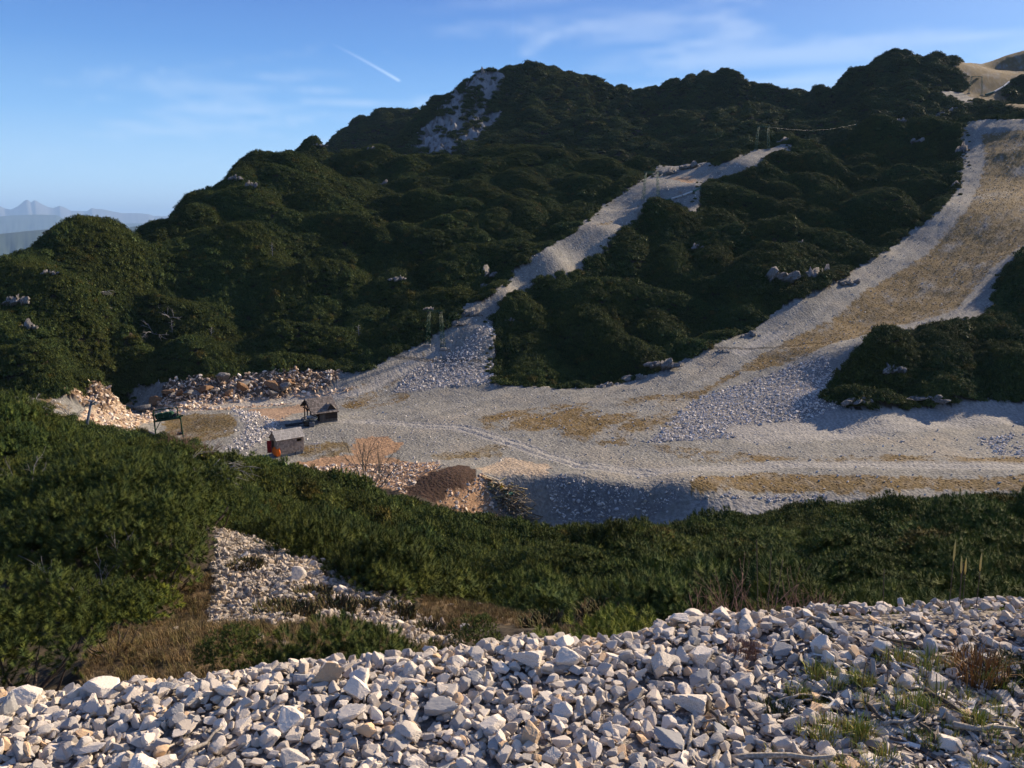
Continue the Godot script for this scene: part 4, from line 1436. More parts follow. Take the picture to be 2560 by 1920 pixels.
func loose_stones() -> void:
	var grey := [Color(.9, .91, .93), Color(.8, .8, .82), Color(1.0, .97, .94), Color(.72, .72, .74)]
	var ochre := [Color(1.0, .80, .62), Color(.85, .66, .50), Color(1.0, .92, .82), Color(.62, .48, .36), Color(.9, .86, .82)]
	scatter("scree", "grey loose stone on the steep scree banks", "scree", [5], 88.0, 200.0, 26000, 0.05, 0.26, rocks_low, M.stone_far, grey)
	scatter("rubble", "ochre and cream broken stone along the cut bank", "rubble", [8, 12], 100.0, 160.0, 4200, 0.07, 0.42, rocks_low, M.stone_far, ochre, -0.7, -0.1)
	scatter("rubble", "orange broken stone around the wood heap", "rubble", [3], 86.0, 104.0, 2600, 0.06, 0.28, rocks_low, M.stone_far, ochre)
	scatter("gravel", "pale gravel strewn over the valley floor and ski runs", "gravel", [1, 2], 88.0, 345.0, 11000, 0.04, 0.2, rocks_low, M.stone_far, grey)
	scatter("rubble", "white stone rubble of the spur above the grass hollow", "rubble", [10], 10.0, 24.0, 21000, 0.012, 0.075, rocks_low, M.stone, [Color(.74, .72, .70), Color(.84, .82, .79), Color(.6, .6, .6), Color(.78, .70, .6)], -0.5, 0.05, 1.0, 0.15)
	scatter("rubble", "few pale stones lying in the brown grass", "rubble", [9], 8.0, 34.0, 130, 0.02, 0.10, rocks_low, M.stone, [Color(.75, .73, .70), Color(.6, .58, .55)])
	var crags: Array[Mesh] = []
	for k in 6:
		var cst := new_st()
		cst.append_from(rocks[k * 3], 0, Transform3D(Basis(Vector3(0.2, 0, 1).normalized(), 0.35 - 0.12 * k) * Basis.from_scale(Vector3(0.55, 1.9, 0.45)), Vector3.ZERO))
		crags.append(cst.commit())
	scatter("crag", "pale weathered crags of the high cliff face", "cliff", [6], 420.0, 700.0, 420, 1.0, 3.4, crags, M.outcrop, [Color(.9, .9, .92), Color(1.0, 1.0, 1.0), Color(.8, .8, .82)], -0.25, 0.1, 0.5, 0.5)
	var dry := [Color(.30, .20, .085), Color(.24, .15, .065), Color(.36, .27, .13), Color(.17, .12, .05)]
	var near_grass: Array[Mesh] = []
	var far_grass: Array[Mesh] = []
	for k in 3:
		near_grass.append(grass_mesh(400 + k, 26, 0.5, 1.0, 0.030, [Color(.20, .145, .08), Color(.16, .11, .06), Color(.27, .21, .125), Color(.12, .10, .05)]))
		far_grass.append(grass_mesh(410 + k, 22, 0.8, 0.55, 0.16, dry))
	scatter("dry_grass", "brown dry grass filling the hollow", "grass", [9], 7.0, 34.0, 11000, 0.08, 0.19, near_grass, M.grass, [Color(1, 1, 1), Color(.8, .78, .7), Color(1.1, 1.0, .8), Color(.75, .85, .55)], -0.73, 0.73, 0.5, 0.02)
	scatter("dry_grass", "sparse dry grass between the stones of the white spur", "grass", [10], 10.0, 24.0, 900, 0.08, 0.2, near_grass, M.grass, [Color(1, 1, 1), Color(.75, .72, .6)], -0.5, 0.05, 0.5, 0.02)
	scatter("dry_grass", "yellow brown dry grass on the ski runs and verges", "grass", [2, 11], 90.0, 345.0, 20000, 0.08, 0.24, far_grass, M.grass, [Color(1, 1, 1), Color(1.2, 1.05, .8), Color(.8, .75, .7)], -0.73, 0.73, 0.5, 0.02)
	var heath: Array[Mesh] = []
	for k in 2:
		heath.append(grass_mesh(420 + k, 420, 0.95, 0.5, 0.07, [Color(.075, .062, .026), Color(.055, .06, .022), Color(.10, .07, .035)]))
	for p in [[-3.95, 15.2, .42], [-3.4, 14.2, .55], [-4.3, 14.0, .5], [-2.9, 14.6, .4], [-2.3, 14.9, .45], [-1.6, 14.3, .35], [-5.7, 16.6, .38], [-1.1, 13.2, .35], [-3.8, 13.4, .4], [0.6, 12.4, .5], [1.6, 12.9, .55]]:
		one("heath_shrub", heath[int(p[0] * 10) & 1], M.grass, Transform3D(Basis.from_scale(Vector3(p[2], p[2] * 0.9, p[2])), on_land(p[0], p[1], -0.02)), "low brownish heath shrub growing among the white rubble", "shrub", "heath shrubs on the white spur")
	# larger single blocks on the spur
	for k in 20:
		var f := rng.randf()
		var x := lerpf(-6.3, -1.0, f) + rng.randfn() * 0.25
		var d := lerpf(18.6, 13.9, f) + rng.randfn() * 0.7
		var s := rng.randf_range(0.07, 0.16)
		one("limestone_block", rocks[k % rocks.size()], M.stone, Transform3D(Basis(Vector3(rng.randfn(), rng.randfn(), rng.randfn()).normalized(), rng.randf() * TAU).scaled(Vector3.ONE * s), on_land(x, d, s * 0.3)), "white limestone block on the rubble spur above the hollow", "rock", "blocks on the white rubble spur")

# ------------------------------------------------------------------ buildings
func gable_prism(x0: float, x1: float, z0: float, z1: float, eave: float, ridge: float) -> Mesh:
	var st := new_st()
	var zm := (z0 + z1) * 0.5
	var a := []
	for x in [x0, x1]:
		a.append([Vector3(x, 0, z0), Vector3(x, 0, z1), Vector3(x, eave, z1), Vector3(x, ridge, zm), Vector3(x, eave, z0)])
	for k in 5:
		var m := (k + 1) % 5
		quad(st, a[0][k], a[0][m], a[1][m], a[1][k])
	for k in range(1, 4):
		tri(st, a[0][0], a[0][k + 1], a[0][k])
		tri(st, a[1][0], a[1][k], a[1][k + 1])
	st.generate_normals()
	return st.commit()

func shingle_rows(h: Node3D, o: Vector3, along: Vector3, up: Vector3, nrm: Vector3, rows: int, cols: int, hole := Rect2()) -> void:
	# overlapping shingles, each a piece of its own
	var W := along.length()
	var H := up.length()
	var a := along / W
	var u := up / H
	var rh := H / rows
	var kinds: Array[Mesh] = []
	for k in 4:
		kinds.append(box_mesh(Vector3(W / cols * (0.90 + 0.03 * k), rh * 1.18, 0.022)))
	var mats: Array = [M.shingle_a, M.shingle_b, M.shingle_c] if nrm.y < 0.2 else [M.roof_a, M.roof_b, M.roof_c]
	for r in rows:
		var shift := 0.5 * (r % 2)
		for c in cols:
			var x := (c + 0.5 + shift * 0.5 - 0.12) / cols * W
			var y := (r + 0.5) * rh
			if hole.has_area() and hole.has_point(Vector2(x, y)):
				continue
			var tilt := Basis(a, -0.05 + rng.randfn() * 0.012)
			var p := o + a * x + u * y + nrm * (0.022 + rng.randf() * 0.01)
			part(h, "shingle", kinds[rng.randi() % 4], mats[rng.randi() % 3], p, tilt * Basis(a, u, nrm))

func tinted(m: StandardMaterial3D, f: float) -> StandardMaterial3D:
	var q: StandardMaterial3D = m.duplicate()
	var l := m.albedo_color.srgb_to_linear()
	q.albedo_color = Color(l.r * f, l.g * f, l.b * f).linear_to_srgb()
	return q

func buildings() -> void:
	M.shingle_a = M.shingle
	M.shingle_b = tinted(M.shingle, 0.78)
	M.shingle_c = tinted(M.shingle, 1.2)
	M.roof_a = M.roof_shingle
	M.roof_b = tinted(M.roof_shingle, 0.86)
	M.roof_c = tinted(M.roof_shingle, 1.14)
	var h := thing("shingled_hut", Vector3(-32.27, land(-32.0, 109.6) - 0.05, -109.34), "small pale shingled hut with gabled roof and orange tarp at its corner", "hut", "", 0.70)
	part(h, "foundation", box_mesh(Vector3(3.8, 0.7, 2.0), 0.02), M.concrete, Vector3(2.0, 0.1, -1.07))
	# walls round a real door and window opening
	for q in [[0.0, 2.95, 0.42, 2.47], [3.67, 4.0, 0.42, 2.47], [2.95, 3.67, 0.42, 1.84], [2.95, 3.67, 2.22, 2.47]]:
		part(h, "front_wall", box_mesh(Vector3(q[1] - q[0], q[3] - q[2], 0.06)), M.new_wood, Vector3((q[0] + q[1]) * 0.5, (q[2] + q[3]) * 0.5, -0.03))
	part(h, "back_wall", box_mesh(Vector3(4.0, 2.05, 0.06)), M.new_wood, Vector3(2.0, 1.445, -2.11))
	part(h, "gable_wall", gable_prism(3.94, 4.0, -2.08, -0.06, 2.03, 3.0), M.new_wood, Vector3(0, 0.42, 0))
	part(h, "floor", box_mesh(Vector3(3.9, 0.05, 2.0)), M.grey_wood, Vector3(2.0, 0.45, -1.07))
	shingle_rows(h, Vector3(0, 0.40, 0), Vector3(4.0, 0, 0), Vector3(0, 2.0, 0), Vector3(0, 0, 1), 9, 15, Rect2(2.85, 1.32, 0.95, 0.60))
	for q in [[Vector3(3.31, 2.24, 0.02), Vector3(0.82, 0.07, 0.06)], [Vector3(3.31, 1.82, 0.02), Vector3(0.82, 0.07, 0.06)], [Vector3(2.92, 2.03, 0.02), Vector3(0.07, 0.36, 0.055)], [Vector3(3.70, 2.03, 0.02), Vector3(0.07, 0.36, 0.055)]]:
		part(h, "window_frame", box_mesh(q[1]), M.new_wood, q[0])
	for k in 11:
		var z := -0.1 - k * 0.194
		var top := 0.42 + 2.05 + (1.0 - absf(z + 1.07) / 1.07) * 1.0 - 0.03
		var low := 0.42 if absf(z + 1.17) > 0.40 else 2.25
		part(h, "plank", box_mesh(Vector3(0.03, top - low, 0.185)), M.new_wood, Vector3(-0.018 - 0.004 * (k % 3), (top + low) * 0.5, z))
	var door := part(h, "door", box_mesh(Vector3(0.06, 1.75, 0.62), 0.01), M.red, Vector3(-0.3, 1.28, -1.78), Basis(Vector3.UP, 1.05))
	part(door, "handle", box_mesh(Vector3(0.1, 0.04, 0.12)), M.steel, Vector3(-0.05, 0, 0.22))
	var roof := part(h, "roof", box_mesh(Vector3(4.3, 0.07, 1.62)), M.new_wood, Vector3(2.0, 2.96, -0.5), Basis(Vector3.RIGHT, 0.752))
	var back := part(h, "roof", box_mesh(Vector3(4.3, 0.07, 1.62)), M.new_wood, Vector3(2.0, 2.96, -1.64), Basis(Vector3.RIGHT, -0.752))
	back.name = "back_roof"
	roof.name = "front_roof"
	var e0 := Vector3(-0.15, 2.47 - 0.11 + 0.07, 0.12 + 0.065)
	shingle_rows(h, e0, Vector3(4.3, 0, 0), Vector3(0, 1.12, -1.19), Vector3(0, 0.73, 0.683), 6, 15)
	part(h, "ridge_board", box_mesh(Vector3(4.32, 0.05, 0.22), 0.01), M.roof_a, Vector3(2.0, 3.53, -1.07))
	part(h, "step", box_mesh(Vector3(0.5, 0.36, 0.9), 0.02), M.concrete, Vector3(-0.3, 0.15, -1.17))
	part(h, "steel_hatch", box_mesh(Vector3(0.62, 0.6, 0.2), 0.01), M.steel, Vector3(3.0, 0.12, 0.05))
	# tarp tied round the corner
	var st := new_st()
	var nu := 16
	var nv := 8
	var g := []
	for i in nu + 1:
		var c := []
		for j in nv + 1:
			var f := float(i) / nu
			var q := float(j) / nv
			var x := -0.10 + maxf(0.0, f - 0.62) * 1.3
			var z := 0.10 - maxf(0.0, 0.62 - f) * 1.75
			var bulge := 0.05 * sin(f * 21.0 + q * 3.0) + 0.12 * sin(q * PI)
			var n := Vector3(-1, 0, 0).lerp(Vector3(0, 0, 1), smoothstep(0.5, 0.74, f)).normalized()
			c.append(Vector3(x, 0.12 + 1.15 * q + 0.10 * sin(f * 7.0) * q, z) + n * bulge)
		g.append(c)
	for i in nu:
		for j in nv:
			quad(st, g[i][j], g[i][j + 1], g[i + 1][j + 1], g[i + 1][j])
			quad(st, g[i][j] * 1.0 + Vector3(0.01, 0, -0.01), g[i + 1][j] + Vector3(0.01, 0, -0.01), g[i + 1][j + 1] + Vector3(0.01, 0, -0.01), g[i][j + 1] + Vector3(0.01, 0, -0.01))
	st.index()
	st.generate_normals()
	var tarp := one("orange_tarp", st.commit(), M.orange, h.transform, "bright orange tarp wrapped round the corner of the shingled hut", "tarp")
	tarp.position.y += 0.1

	# the older hut
	M.shingle_old = M.old_shingle
	var o := thing("old_hut", Vector3(-30.7, land(-30.7, 127.7) - 0.05, -127.7), "weathered wooden hut with a porch, dormer and mossy grey shingle roof", "hut", "", 0.58)
	var ridge := Vector3(0, 3.62, -2.5)
	part(o, "foundation", box_mesh(Vector3(3.1, 0.35, 4.2), 0.02), M.concrete, Vector3(1.6, 0.1, -2.2))
	for k in 12:
		if k < 4:
			part(o, "wall_plank", box_mesh(Vector3(0.235, 1.55, 0.05)), tinted(M.grey_wood, 0.8 + 0.15 * (k % 3)), Vector3(0.22 + k * 0.245, 0.95, 0.0))
		else:
			part(o, "wall_plank", box_mesh(Vector3(0.235, 0.35, 0.05)), tinted(M.grey_wood, 0.7 + 0.15 * (k % 3)), Vector3(0.22 + k * 0.245, 0.36, 0.0))
	part(o, "dark_opening", box_mesh(Vector3(1.95, 1.0, 0.04)), M.dark_wood, Vector3(2.1, 1.06, -0.02))  # dark boards painted in for the shade inside an open window
	for k in 4:
		part(o, "opening_board", box_mesh(Vector3(1.95, 0.22, 0.03)), tinted(M.dark_wood, 0.9 + 0.35 * (k % 2)), Vector3(2.1, 0.67 + 0.25 * k, 0.012))
	part(o, "side_wall", gable_prism(0.1, 3.05, -4.55, -0.03, 1.7, 3.45), M.dark_wood, Vector3(0, 0.15, 0))
	var up := ridge - Vector3(0, 1.62, 0.45)
	up.x = 0
	var fl := up.length()
	var fa := atan2(up.y, -up.z)
	part(o, "front_roof", box_mesh(Vector3(4.5, 0.09, fl)), M.dark_wood, Vector3(0.95, 2.57, -1.02), Basis(Vector3.RIGHT, fa))
	var rb := Vector3(0, 2.15, -4.9) - ridge
	part(o, "back_roof", box_mesh(Vector3(4.5, 0.09, rb.length())), M.dark_wood, Vector3(0.95, 2.84, -3.7), Basis(Vector3.RIGHT, -atan2(-rb.y, -rb.z)))
	M.roof_a = M.old_shingle
	M.roof_b = tinted(M.old_shingle, 0.72)
	M.roof_c = tinted(M.old_shingle, 1.28)
	var nrm := Vector3(0, -up.z, up.y).normalized()
	shingle_rows(o, Vector3(-1.3, 1.62, 0.45) + nrm * 0.08, Vector3(4.5, 0, 0), up, nrm, 9, 15)
	# dormer
	var st2 := new_st()
	var A := Vector3(1.35, 1.95, 0.05)
	var B := Vector3(2.85, 1.95, 0.05)
	var T := Vector3(2.0, 2.95, -0.1)
	var Tb := Vector3(2.0, 2.95, -1.55)
	tri(st2, A, T, B)
	st2.generate_normals()
	part(o, "dormer_face", st2.commit(), M.dark_wood)
	for q in [[A, T, Tb], [B, T, Tb]]:
		var s3 := new_st()
		var lo: Vector3 = q[0] + (Vector3(-0.12, -0.1, 0.15) if q[0] == A else Vector3(0.12, -0.1, 0.15))
		var hi: Vector3 = q[1] + Vector3(0, 0.03, 0.15)
		var up3 := Vector3(0, 0.06, 0)
		prism8(s3, [lo, hi, q[2], lo + Vector3(0, 0.25, -0.5), lo + up3, hi + up3, q[2] + up3, lo + Vector3(0, 0.31, -0.5)])
		s3.generate_normals()
		part(o, "dormer_roof", s3.commit(), M.old_shingle)
	for p in [[Vector3(-1.1, 0, -0.5), 1.9], [Vector3(-1.1, 0, -3.6), 2.4], [Vector3(-1.1, 0, -2.2), 3.0]]:
		part(o, "porch_post", beam(p[0], p[0] + Vector3.UP * p[1], 0.14, 0.14), M.dark_wood)
	part(o, "brace", beam(Vector3(-1.1, 1.5, -2.2), Vector3(-1.1, 2.5, -3.2), 0.1, 0.1), M.grey_wood)
	part(o, "brace", beam(Vector3(-1.1, 1.5, -2.2), Vector3(-1.1, 2.6, -1.3), 0.1, 0.1), M.grey_wood)
	part(o, "tie_beam", beam(Vector3(-1.1, 2.05, -4.3), Vector3(-1.1, 2.05, -0.4), 0.13, 0.13), M.dark_wood)
	part(o, "bargeboard", beam(Vector3(-1.32, 1.6, 0.45), Vector3(-1.32, 3.6, -2.5), 0.05, 0.18), M.grey_wood)
	part(o, "bargeboard", beam(Vector3(-1.32, 2.13, -4.9), Vector3(-1.32, 3.6, -2.5), 0.05, 0.18), M.dark_wood)
	var b := thing("white_panel", o.transform * Vector3(-1.2, 0.05, -0.1), "scuffed white panel leaning at the porch of the old hut", "panel", "", 0.5)
	part(b, "board", box_mesh(Vector3(1.5, 0.95, 0.05), 0.01), M.white_board, Vector3(0, 0.95, 0), Basis(Vector3.RIGHT, -0.12))
	part(b, "leg", rod(Vector3(-0.6, 0, 0.1), Vector3(-0.6, 0.6, 0.02), 0.03), M.grey_wood)
	part(b, "leg", rod(Vector3(0.6, 0, 0.1), Vector3(0.6, 0.6, 0.02), 0.03), M.grey_wood)
	var tb := thing("wooden_crate", o.transform * Vector3(-1.9, 0.0, 0.6), "dark weathered wooden crate standing before the old hut porch", "crate", "", 0.4)
	for k in 5:
		part(tb, "slat", box_mesh(Vector3(1.5, 0.17, 0.04)), tinted(M.grey_wood, 0.45 + 0.1 * (k % 2)), Vector3(0, 0.12 + 0.19 * k, 0.42))
		part(tb, "slat", box_mesh(Vector3(0.04, 0.17, 0.8)), tinted(M.grey_wood, 0.4 + 0.1 * (k % 2)), Vector3(-0.75, 0.12 + 0.19 * k, 0.0))
	part(tb, "lid", box_mesh(Vector3(1.55, 0.05, 0.9)), M.grey_wood, Vector3(0, 1.05, 0))
	# drive wheel of the old drag lift on its stand
	var w := thing("bullwheel", Vector3(-31.9, land(-31.9, 126.2), -126.2), "large dark steel cable wheel lying flat on a stand by the old hut", "wheel")
	var rim := new_st()
	var nn := 40
	for k in nn:
		var a0 := TAU * k / nn
		var a1 := TAU * (k + 1) / nn
		var prof := [[1.18, 0.02], [1.28, 0.09], [1.24, 0.0], [1.28, -0.09], [1.18, -0.02]]
		for m in prof.size():
			var p: Array = prof[m]
			var q: Array = prof[(m + 1) % prof.size()]
			quad(rim, Vector3(cos(a0) * p[0], p[1], sin(a0) * p[0]), Vector3(cos(a1) * p[0], p[1], sin(a1) * p[0]), Vector3(cos(a1) * q[0], q[1], sin(a1) * q[0]), Vector3(cos(a0) * q[0], q[1], sin(a0) * q[0]))
	rim.generate_normals()
	var tl := Basis(Vector3(1, 0, 0.4).normalized(), 0.10)
	var wr := part(w, "rim", rim.commit(), M.wheel, Vector3(0, 1.12, 0), tl)
	for k in 6:
		part(wr, "spoke", rod(Vector3.ZERO, Vector3(cos(TAU * k / 6.0) * 1.2, 0, sin(TAU * k / 6.0) * 1.2), 0.05, 6), M.wheel)
	part(wr, "hub", rod(Vector3(0, -0.2, 0), Vector3(0, 0.18, 0), 0.2, 12), M.wheel)
	part(w, "stand", box_mesh(Vector3(0.9, 0.85, 0.8), 0.04), M.black_steel, Vector3(-0.2, 0.43, 0.1))
	part(w, "stand_arm", beam(Vector3(-1.7, 0.35, 0.2), Vector3(0.1, 0.7, 0.0), 0.22, 0.26), M.black_steel)
	part(w, "motor_housing", box_mesh(Vector3(0.8, 0.7, 0.6), 0.05), M.steel, Vector3(0.5, 0.35, 0.55), Basis(Vector3.UP, 0.4))
	var pl := thing("steel_frame", Vector3(-34.6, land(-34.6, 126.0), -126.0), "low dark steel frame lying beside the cable wheel", "frame", "", 0.3)
	part(pl, "rail", beam(Vector3(-1.1, 0.15, 0), Vector3(1.1, 0.3, 0), 0.14, 0.18), M.black_steel)
	part(pl, "rail", beam(Vector3(-1.0, 0.12, 0.7), Vector3(1.1, 0.22, 0.7), 0.14, 0.18), M.black_steel)
	part(pl, "cross_bar", beam(Vector3(-0.6, 0.2, -0.05), Vector3(-0.6, 0.2, 0.75), 0.12, 0.12), M.black_steel)
	# handrail behind the shingled hut
	var hr := thing("pipe_railing", Vector3(-27.9, land(-27.9, 113.0), -113.0), "white pipe railing behind the shingled hut", "railing", "", 0.1)
	part(hr, "rail", rod(Vector3(-0.9, 0.95, 0), Vector3(0.75, 1.0, 0), 0.05), M.white_board)
	for x in [-0.85, 0.0, 0.7]:
		part(hr, "post", rod(Vector3(x, -0.1, 0), Vector3(x, 0.97, 0), 0.035), M.white_board)
	part(hr, "lower_rail", rod(Vector3(-0.9, 0.4, 0), Vector3(0.75, 0.42, 0), 0.03), M.white_board)

# ------------------------------------------------------------------ ski lift hardware
func lattice(parent: Node3D, called: String, a: Vector3, b: Vector3, w0: float, w1: float, side: Vector3, m: Material) -> void:
	var st := new_st()
	var n := 9
	var f := (b - a).normalized()
	var dep := f.cross(side).normalized()
	for s in [[-1, -1], [1, -1], [1, 1], [-1, 1]]:
		tube(st, [a + side * s[0] * w0 + dep * s[1] * w0, b + side * s[0] * w1 + dep * s[1] * w1], [0.055, 0.045], 5)
	for k in n:
		var f0 := float(k) / n
		var f1 := float(k + 1) / n
		var wa := lerpf(w0, w1, f0)
		var wb := lerpf(w0, w1, f1)
		var sg := 1.0 if k % 2 == 0 else -1.0
		for z in [-1, 1]:
			tube(st, [a.lerp(b, f0) + side * wa * sg + dep * wa * z, a.lerp(b, f1) - side * wb * sg + dep * wb * z], [0.03, 0.03], 4)
			tube(st, [a.lerp(b, f0) + dep * wa * sg + side * wa * z, a.lerp(b, f1) - dep * wb * sg + side * wb * z], [0.03, 0.03], 4)
	st.generate_normals()
	part(parent, called, st.commit(), m)

func lift_tower(l: Vector2, r: Vector2, h: float, label: String, m: Material) -> void:
	var pl := on_land(l.x, l.y)
	var pr := on_land(r.x, r.y)
	var mid := (pl + pr) * 0.5
	var o := thing("lift_tower", mid, label, "lift tower", "green lattice towers of the drag lift")
	var side := (pr - pl)
	side.y = 0
	var wd := side.length()
	side = side.normalized()
	var top_y := maxf(pl.y, pr.y) + h - mid.y
	var tl := -side * wd * 0.37 + Vector3(0, top_y, 0)
	var tr := side * wd * 0.37 + Vector3(0, top_y, 0)
	lattice(o, "leg", pl - mid - Vector3(0, 0.3, 0), tl, 0.42, 0.20, side, m)
	lattice(o, "leg", pr - mid - Vector3(0, 0.3, 0), tr, 0.42, 0.20, side, m)
	lattice(o, "crossbeam", tl - side * 0.6, tr + side * 0.6, 0.18, 0.18, Vector3.UP, m)
	for p in [pl, pr]:
		part(o, "footing", box_mesh(Vector3(1.3, 0.5, 1.3), 0.05), M.concrete, p - mid + Vector3(0, 0.0, 0))
	for p in [tl, tr]:
		part(o, "sheave", rod(p - side.cross(Vector3.UP) * 0.5 - Vector3(0, 0.35, 0), p + side.cross(Vector3.UP) * 0.5 - Vector3(0, 0.35, 0), 0.13, 8), M.black_steel)

func lift_things() -> void:
	lift_tower(Vector2(-17.6, 170.4), Vector2(-14.3, 169.3), 7.2, "dark green lattice lift tower at the foot of the ski run, half in pines", M.green_paint)
	lift_tower(Vector2(42.1, 271.0), Vector2(46.4, 267.3), 8.6, "green lattice lift tower on the terrace beside the white pipe", M.green_pale)
	lift_tower(Vector2(92.0, 322.0), Vector2(96.4, 320.5), 8.4, "green lattice lift tower on the crest at the top of the chute", M.green_pale)
	lift_tower(Vector2(273.4, 517.0), Vector2(281.5, 517.0), 9.6, "distant lattice lift tower on the brown upper slope", M.green_pale)
	# cable from the crest tower on to the next slope
	var a := on_land(96.0, 320.6, 8.3)
	var b := Vector3(168.7, 51.1, -420.0)
	var pts := []
	var rads := []
	for k in 25:
		var f := k / 24.0
		pts.append(a.lerp(b, f) - Vector3(0, 2.0 * 4.0 * f * (1.0 - f), 0))
		rads.append(0.015)
	var st := new_st()
	tube(st, pts, rads, 5)
	st.generate_normals()
	one("lift_cable", st.commit(), M.steel, Transform3D.IDENTITY, "thin steel cable running from the crest tower over the valley", "cable")
	var far_end := thing("lift_mast", on_land(168.7, 420.0, -1.0), "slim steel mast in the pines holding the lift cable", "mast")
	part(far_end, "pole", rod(Vector3.ZERO, Vector3(0, maxf(51.3 - far_end.position.y, 3.0), 0), 0.16), M.green_pale)
	# snow-making pipes
	pipe_run([Vector2(47.6, 265.6), Vector2(50.0, 264.6), Vector2(53.2, 263.4), Vector2(56.5, 263.6), Vector2(60.0, 266.0)], 0.32, "broken run of white pipe on timber at the terrace edge")
	pipe_run([Vector2(283.0, 516.0), Vector2(290.0, 520.0), Vector2(300.0, 528.0), Vector2(308.0, 536.0)], 0.55, "white pipe run below the distant tower on the brown slope")

	# green return station
	var L := on_land(-52.75, 118.4)
	var o := thing("return_station", L, "green steel lift return station with tank on a raised frame", "lift station")
	var R := on_land(-48.6, 118.2) - L
	var Cc := on_land(-51.6, 121.6) - L
	part(o, "post", rod(Vector3(0, -0.3, 0), Vector3(-0.1, 4.0, 0), 0.11), M.green_paint)
	part(o, "post", rod(R + Vector3(0, -0.3, 0), Vector3(R.x - 0.25, 3.05, R.z), 0.10), M.green_paint)
	part(o, "post", rod(Cc + Vector3(1.4, -0.2, 0), Vector3(Cc.x + 1.4, 2.5, Cc.z), 0.10), M.green_paint)
	part(o, "counterweight_base", rod(Cc + Vector3(1.3, 0.0, 0.3), Cc + Vector3(1.3, 0.4, 0.3), 0.45, 10), M.black_steel)
	part(o, "top_bar", rod(Vector3(-0.1, 4.0, 0), Vector3(3.35, 4.35, -0.3), 0.09), M.green_paint)
	part(o, "hanger", rod(Vector3(3.35, 4.35, -0.3), Vector3(3.35, 3.15, -0.3), 0.09), M.green_paint)
	part(o, "platform_beam", beam(Vector3(-0.1, 2.3, 0.15), Vector3(R.x - 0.1, 3.0, R.z + 0.15), 0.16, 0.22), M.green_paint)
	part(o, "platform_beam", beam(Vector3(0.2, 2.35, -1.0), Vector3(R.x - 0.2, 3.05, R.z - 1.0), 0.16, 0.22), M.green_paint)
	part(o, "platform_deck", box_mesh(Vector3(3.3, 0.06, 1.1)), M.green_paint, Vector3(1.8, 2.75, -0.42), Basis(Vector3.BACK, 0.165))
	var tank := part(o, "tank", box_mesh(Vector3(2.6, 0.85, 0.95), 0.12), M.green_paint, Vector3(1.35, 3.17, -0.42), Basis(Vector3.BACK, 0.165))
	for x in [-0.9, 0.0, 0.9]:
		part(tank, "band", box_mesh(Vector3(0.06, 0.9, 1.0), 0.02), M.green_pale, Vector3(x, 0, 0))
	part(o, "pulley", rod(Vector3(3.0, 3.25, -0.55), Vector3(3.0, 3.25, 0.0), 0.28, 14), M.black_steel)
	part(o, "brace", rod(Vector3(0, 0.9, 0), Vector3(0.9, 2.45, 0), 0.05), M.green_paint)

	# leaning grey pylon
	var q := on_land(-54.6, 101.2, -0.4)
	var p := thing("lift_pylon", q, "leaning grey steel pylon with roller head above the pines", "pylon")
	var ax := Vector3(0.26, 0.966, -0.05).normalized()
	var H := 6.3
	var sp := new_st()
	tube(sp, [Vector3.ZERO, ax * H], [0.21, 0.15], 12)
	sp.generate_normals()
	part(p, "shaft", sp.commit(), M.steel)
	var hd := Vector3(0.94, 0.25, 0.25).normalized()
	part(p, "cross_arm", beam(ax * (H - 0.55) - hd * 0.75, ax * (H - 0.55) + hd * 0.75, 0.12, 0.14), M.steel)
	for s in [-1, 1]:
		var e: Vector3 = ax * (H - 0.5) + hd * 0.62 * s
		var rl := part(p, "roller_battery", beam(e - Vector3(0.15, 0, -0.4), e + Vector3(0.15, 0, -0.4), 0.10, 0.14), M.steel)
		for z in [-0.3, 0.0, 0.3]:
			part(rl, "roller", rod(e + Vector3(-0.06, 0.13, -z), e + Vector3(0.06, 0.13, -z), 0.12, 10), M.black_steel)
	var fr := [ax * H - hd * 0.45, ax * H + hd * 0.45, ax * (H + 0.72) + hd * 0.5, ax * (H + 0.72) - hd * 0.4]
	for k in 4:
		part(p, "head_frame", rod(fr[k], fr[(k + 1) % 4], 0.05), M.steel)
	part(p, "work_platform", box_mesh(Vector3(0.9, 0.05, 0.45)), M.steel, ax * (H + 0.02), Basis(Vector3.BACK, -0.26))

	# small grey post at the track and timbers by the station
	var sp2 := thing("marker_post", on_land(-33.2, 154.0, -0.1), "thin white marker post beside the upper track", "post")
	part(sp2, "pole", rod(Vector3.ZERO, Vector3(0.05, 1.6, 0), 0.06), M.white_board)
	part(sp2, "cap", box_mesh(Vector3(0.16, 0.2, 0.16), 0.02), M.white_board, Vector3(0.05, 1.65, 0))
	for k in 3:
		var c := on_land(-55.0 + k * 0.55, 121.5 - k * 0.5, 0.14 + 0.05 * k)
		var d := Vector3(1.7, 0.0, 2.1)
		var st4 := new_st()
		box_st(st4, Vector3.ZERO, Vector3(0.26, d.length() * (1.3 - 0.2 * k), 0.10), frame_of(d + Vector3(0.3 * k, 0, 0)))
		st4.generate_normals()
		one("timber_plank", st4.commit(), M.silver, Transform3D(Basis.IDENTITY, c), "long silver grey plank lying beside the green return station", "plank", "planks beside the return station")

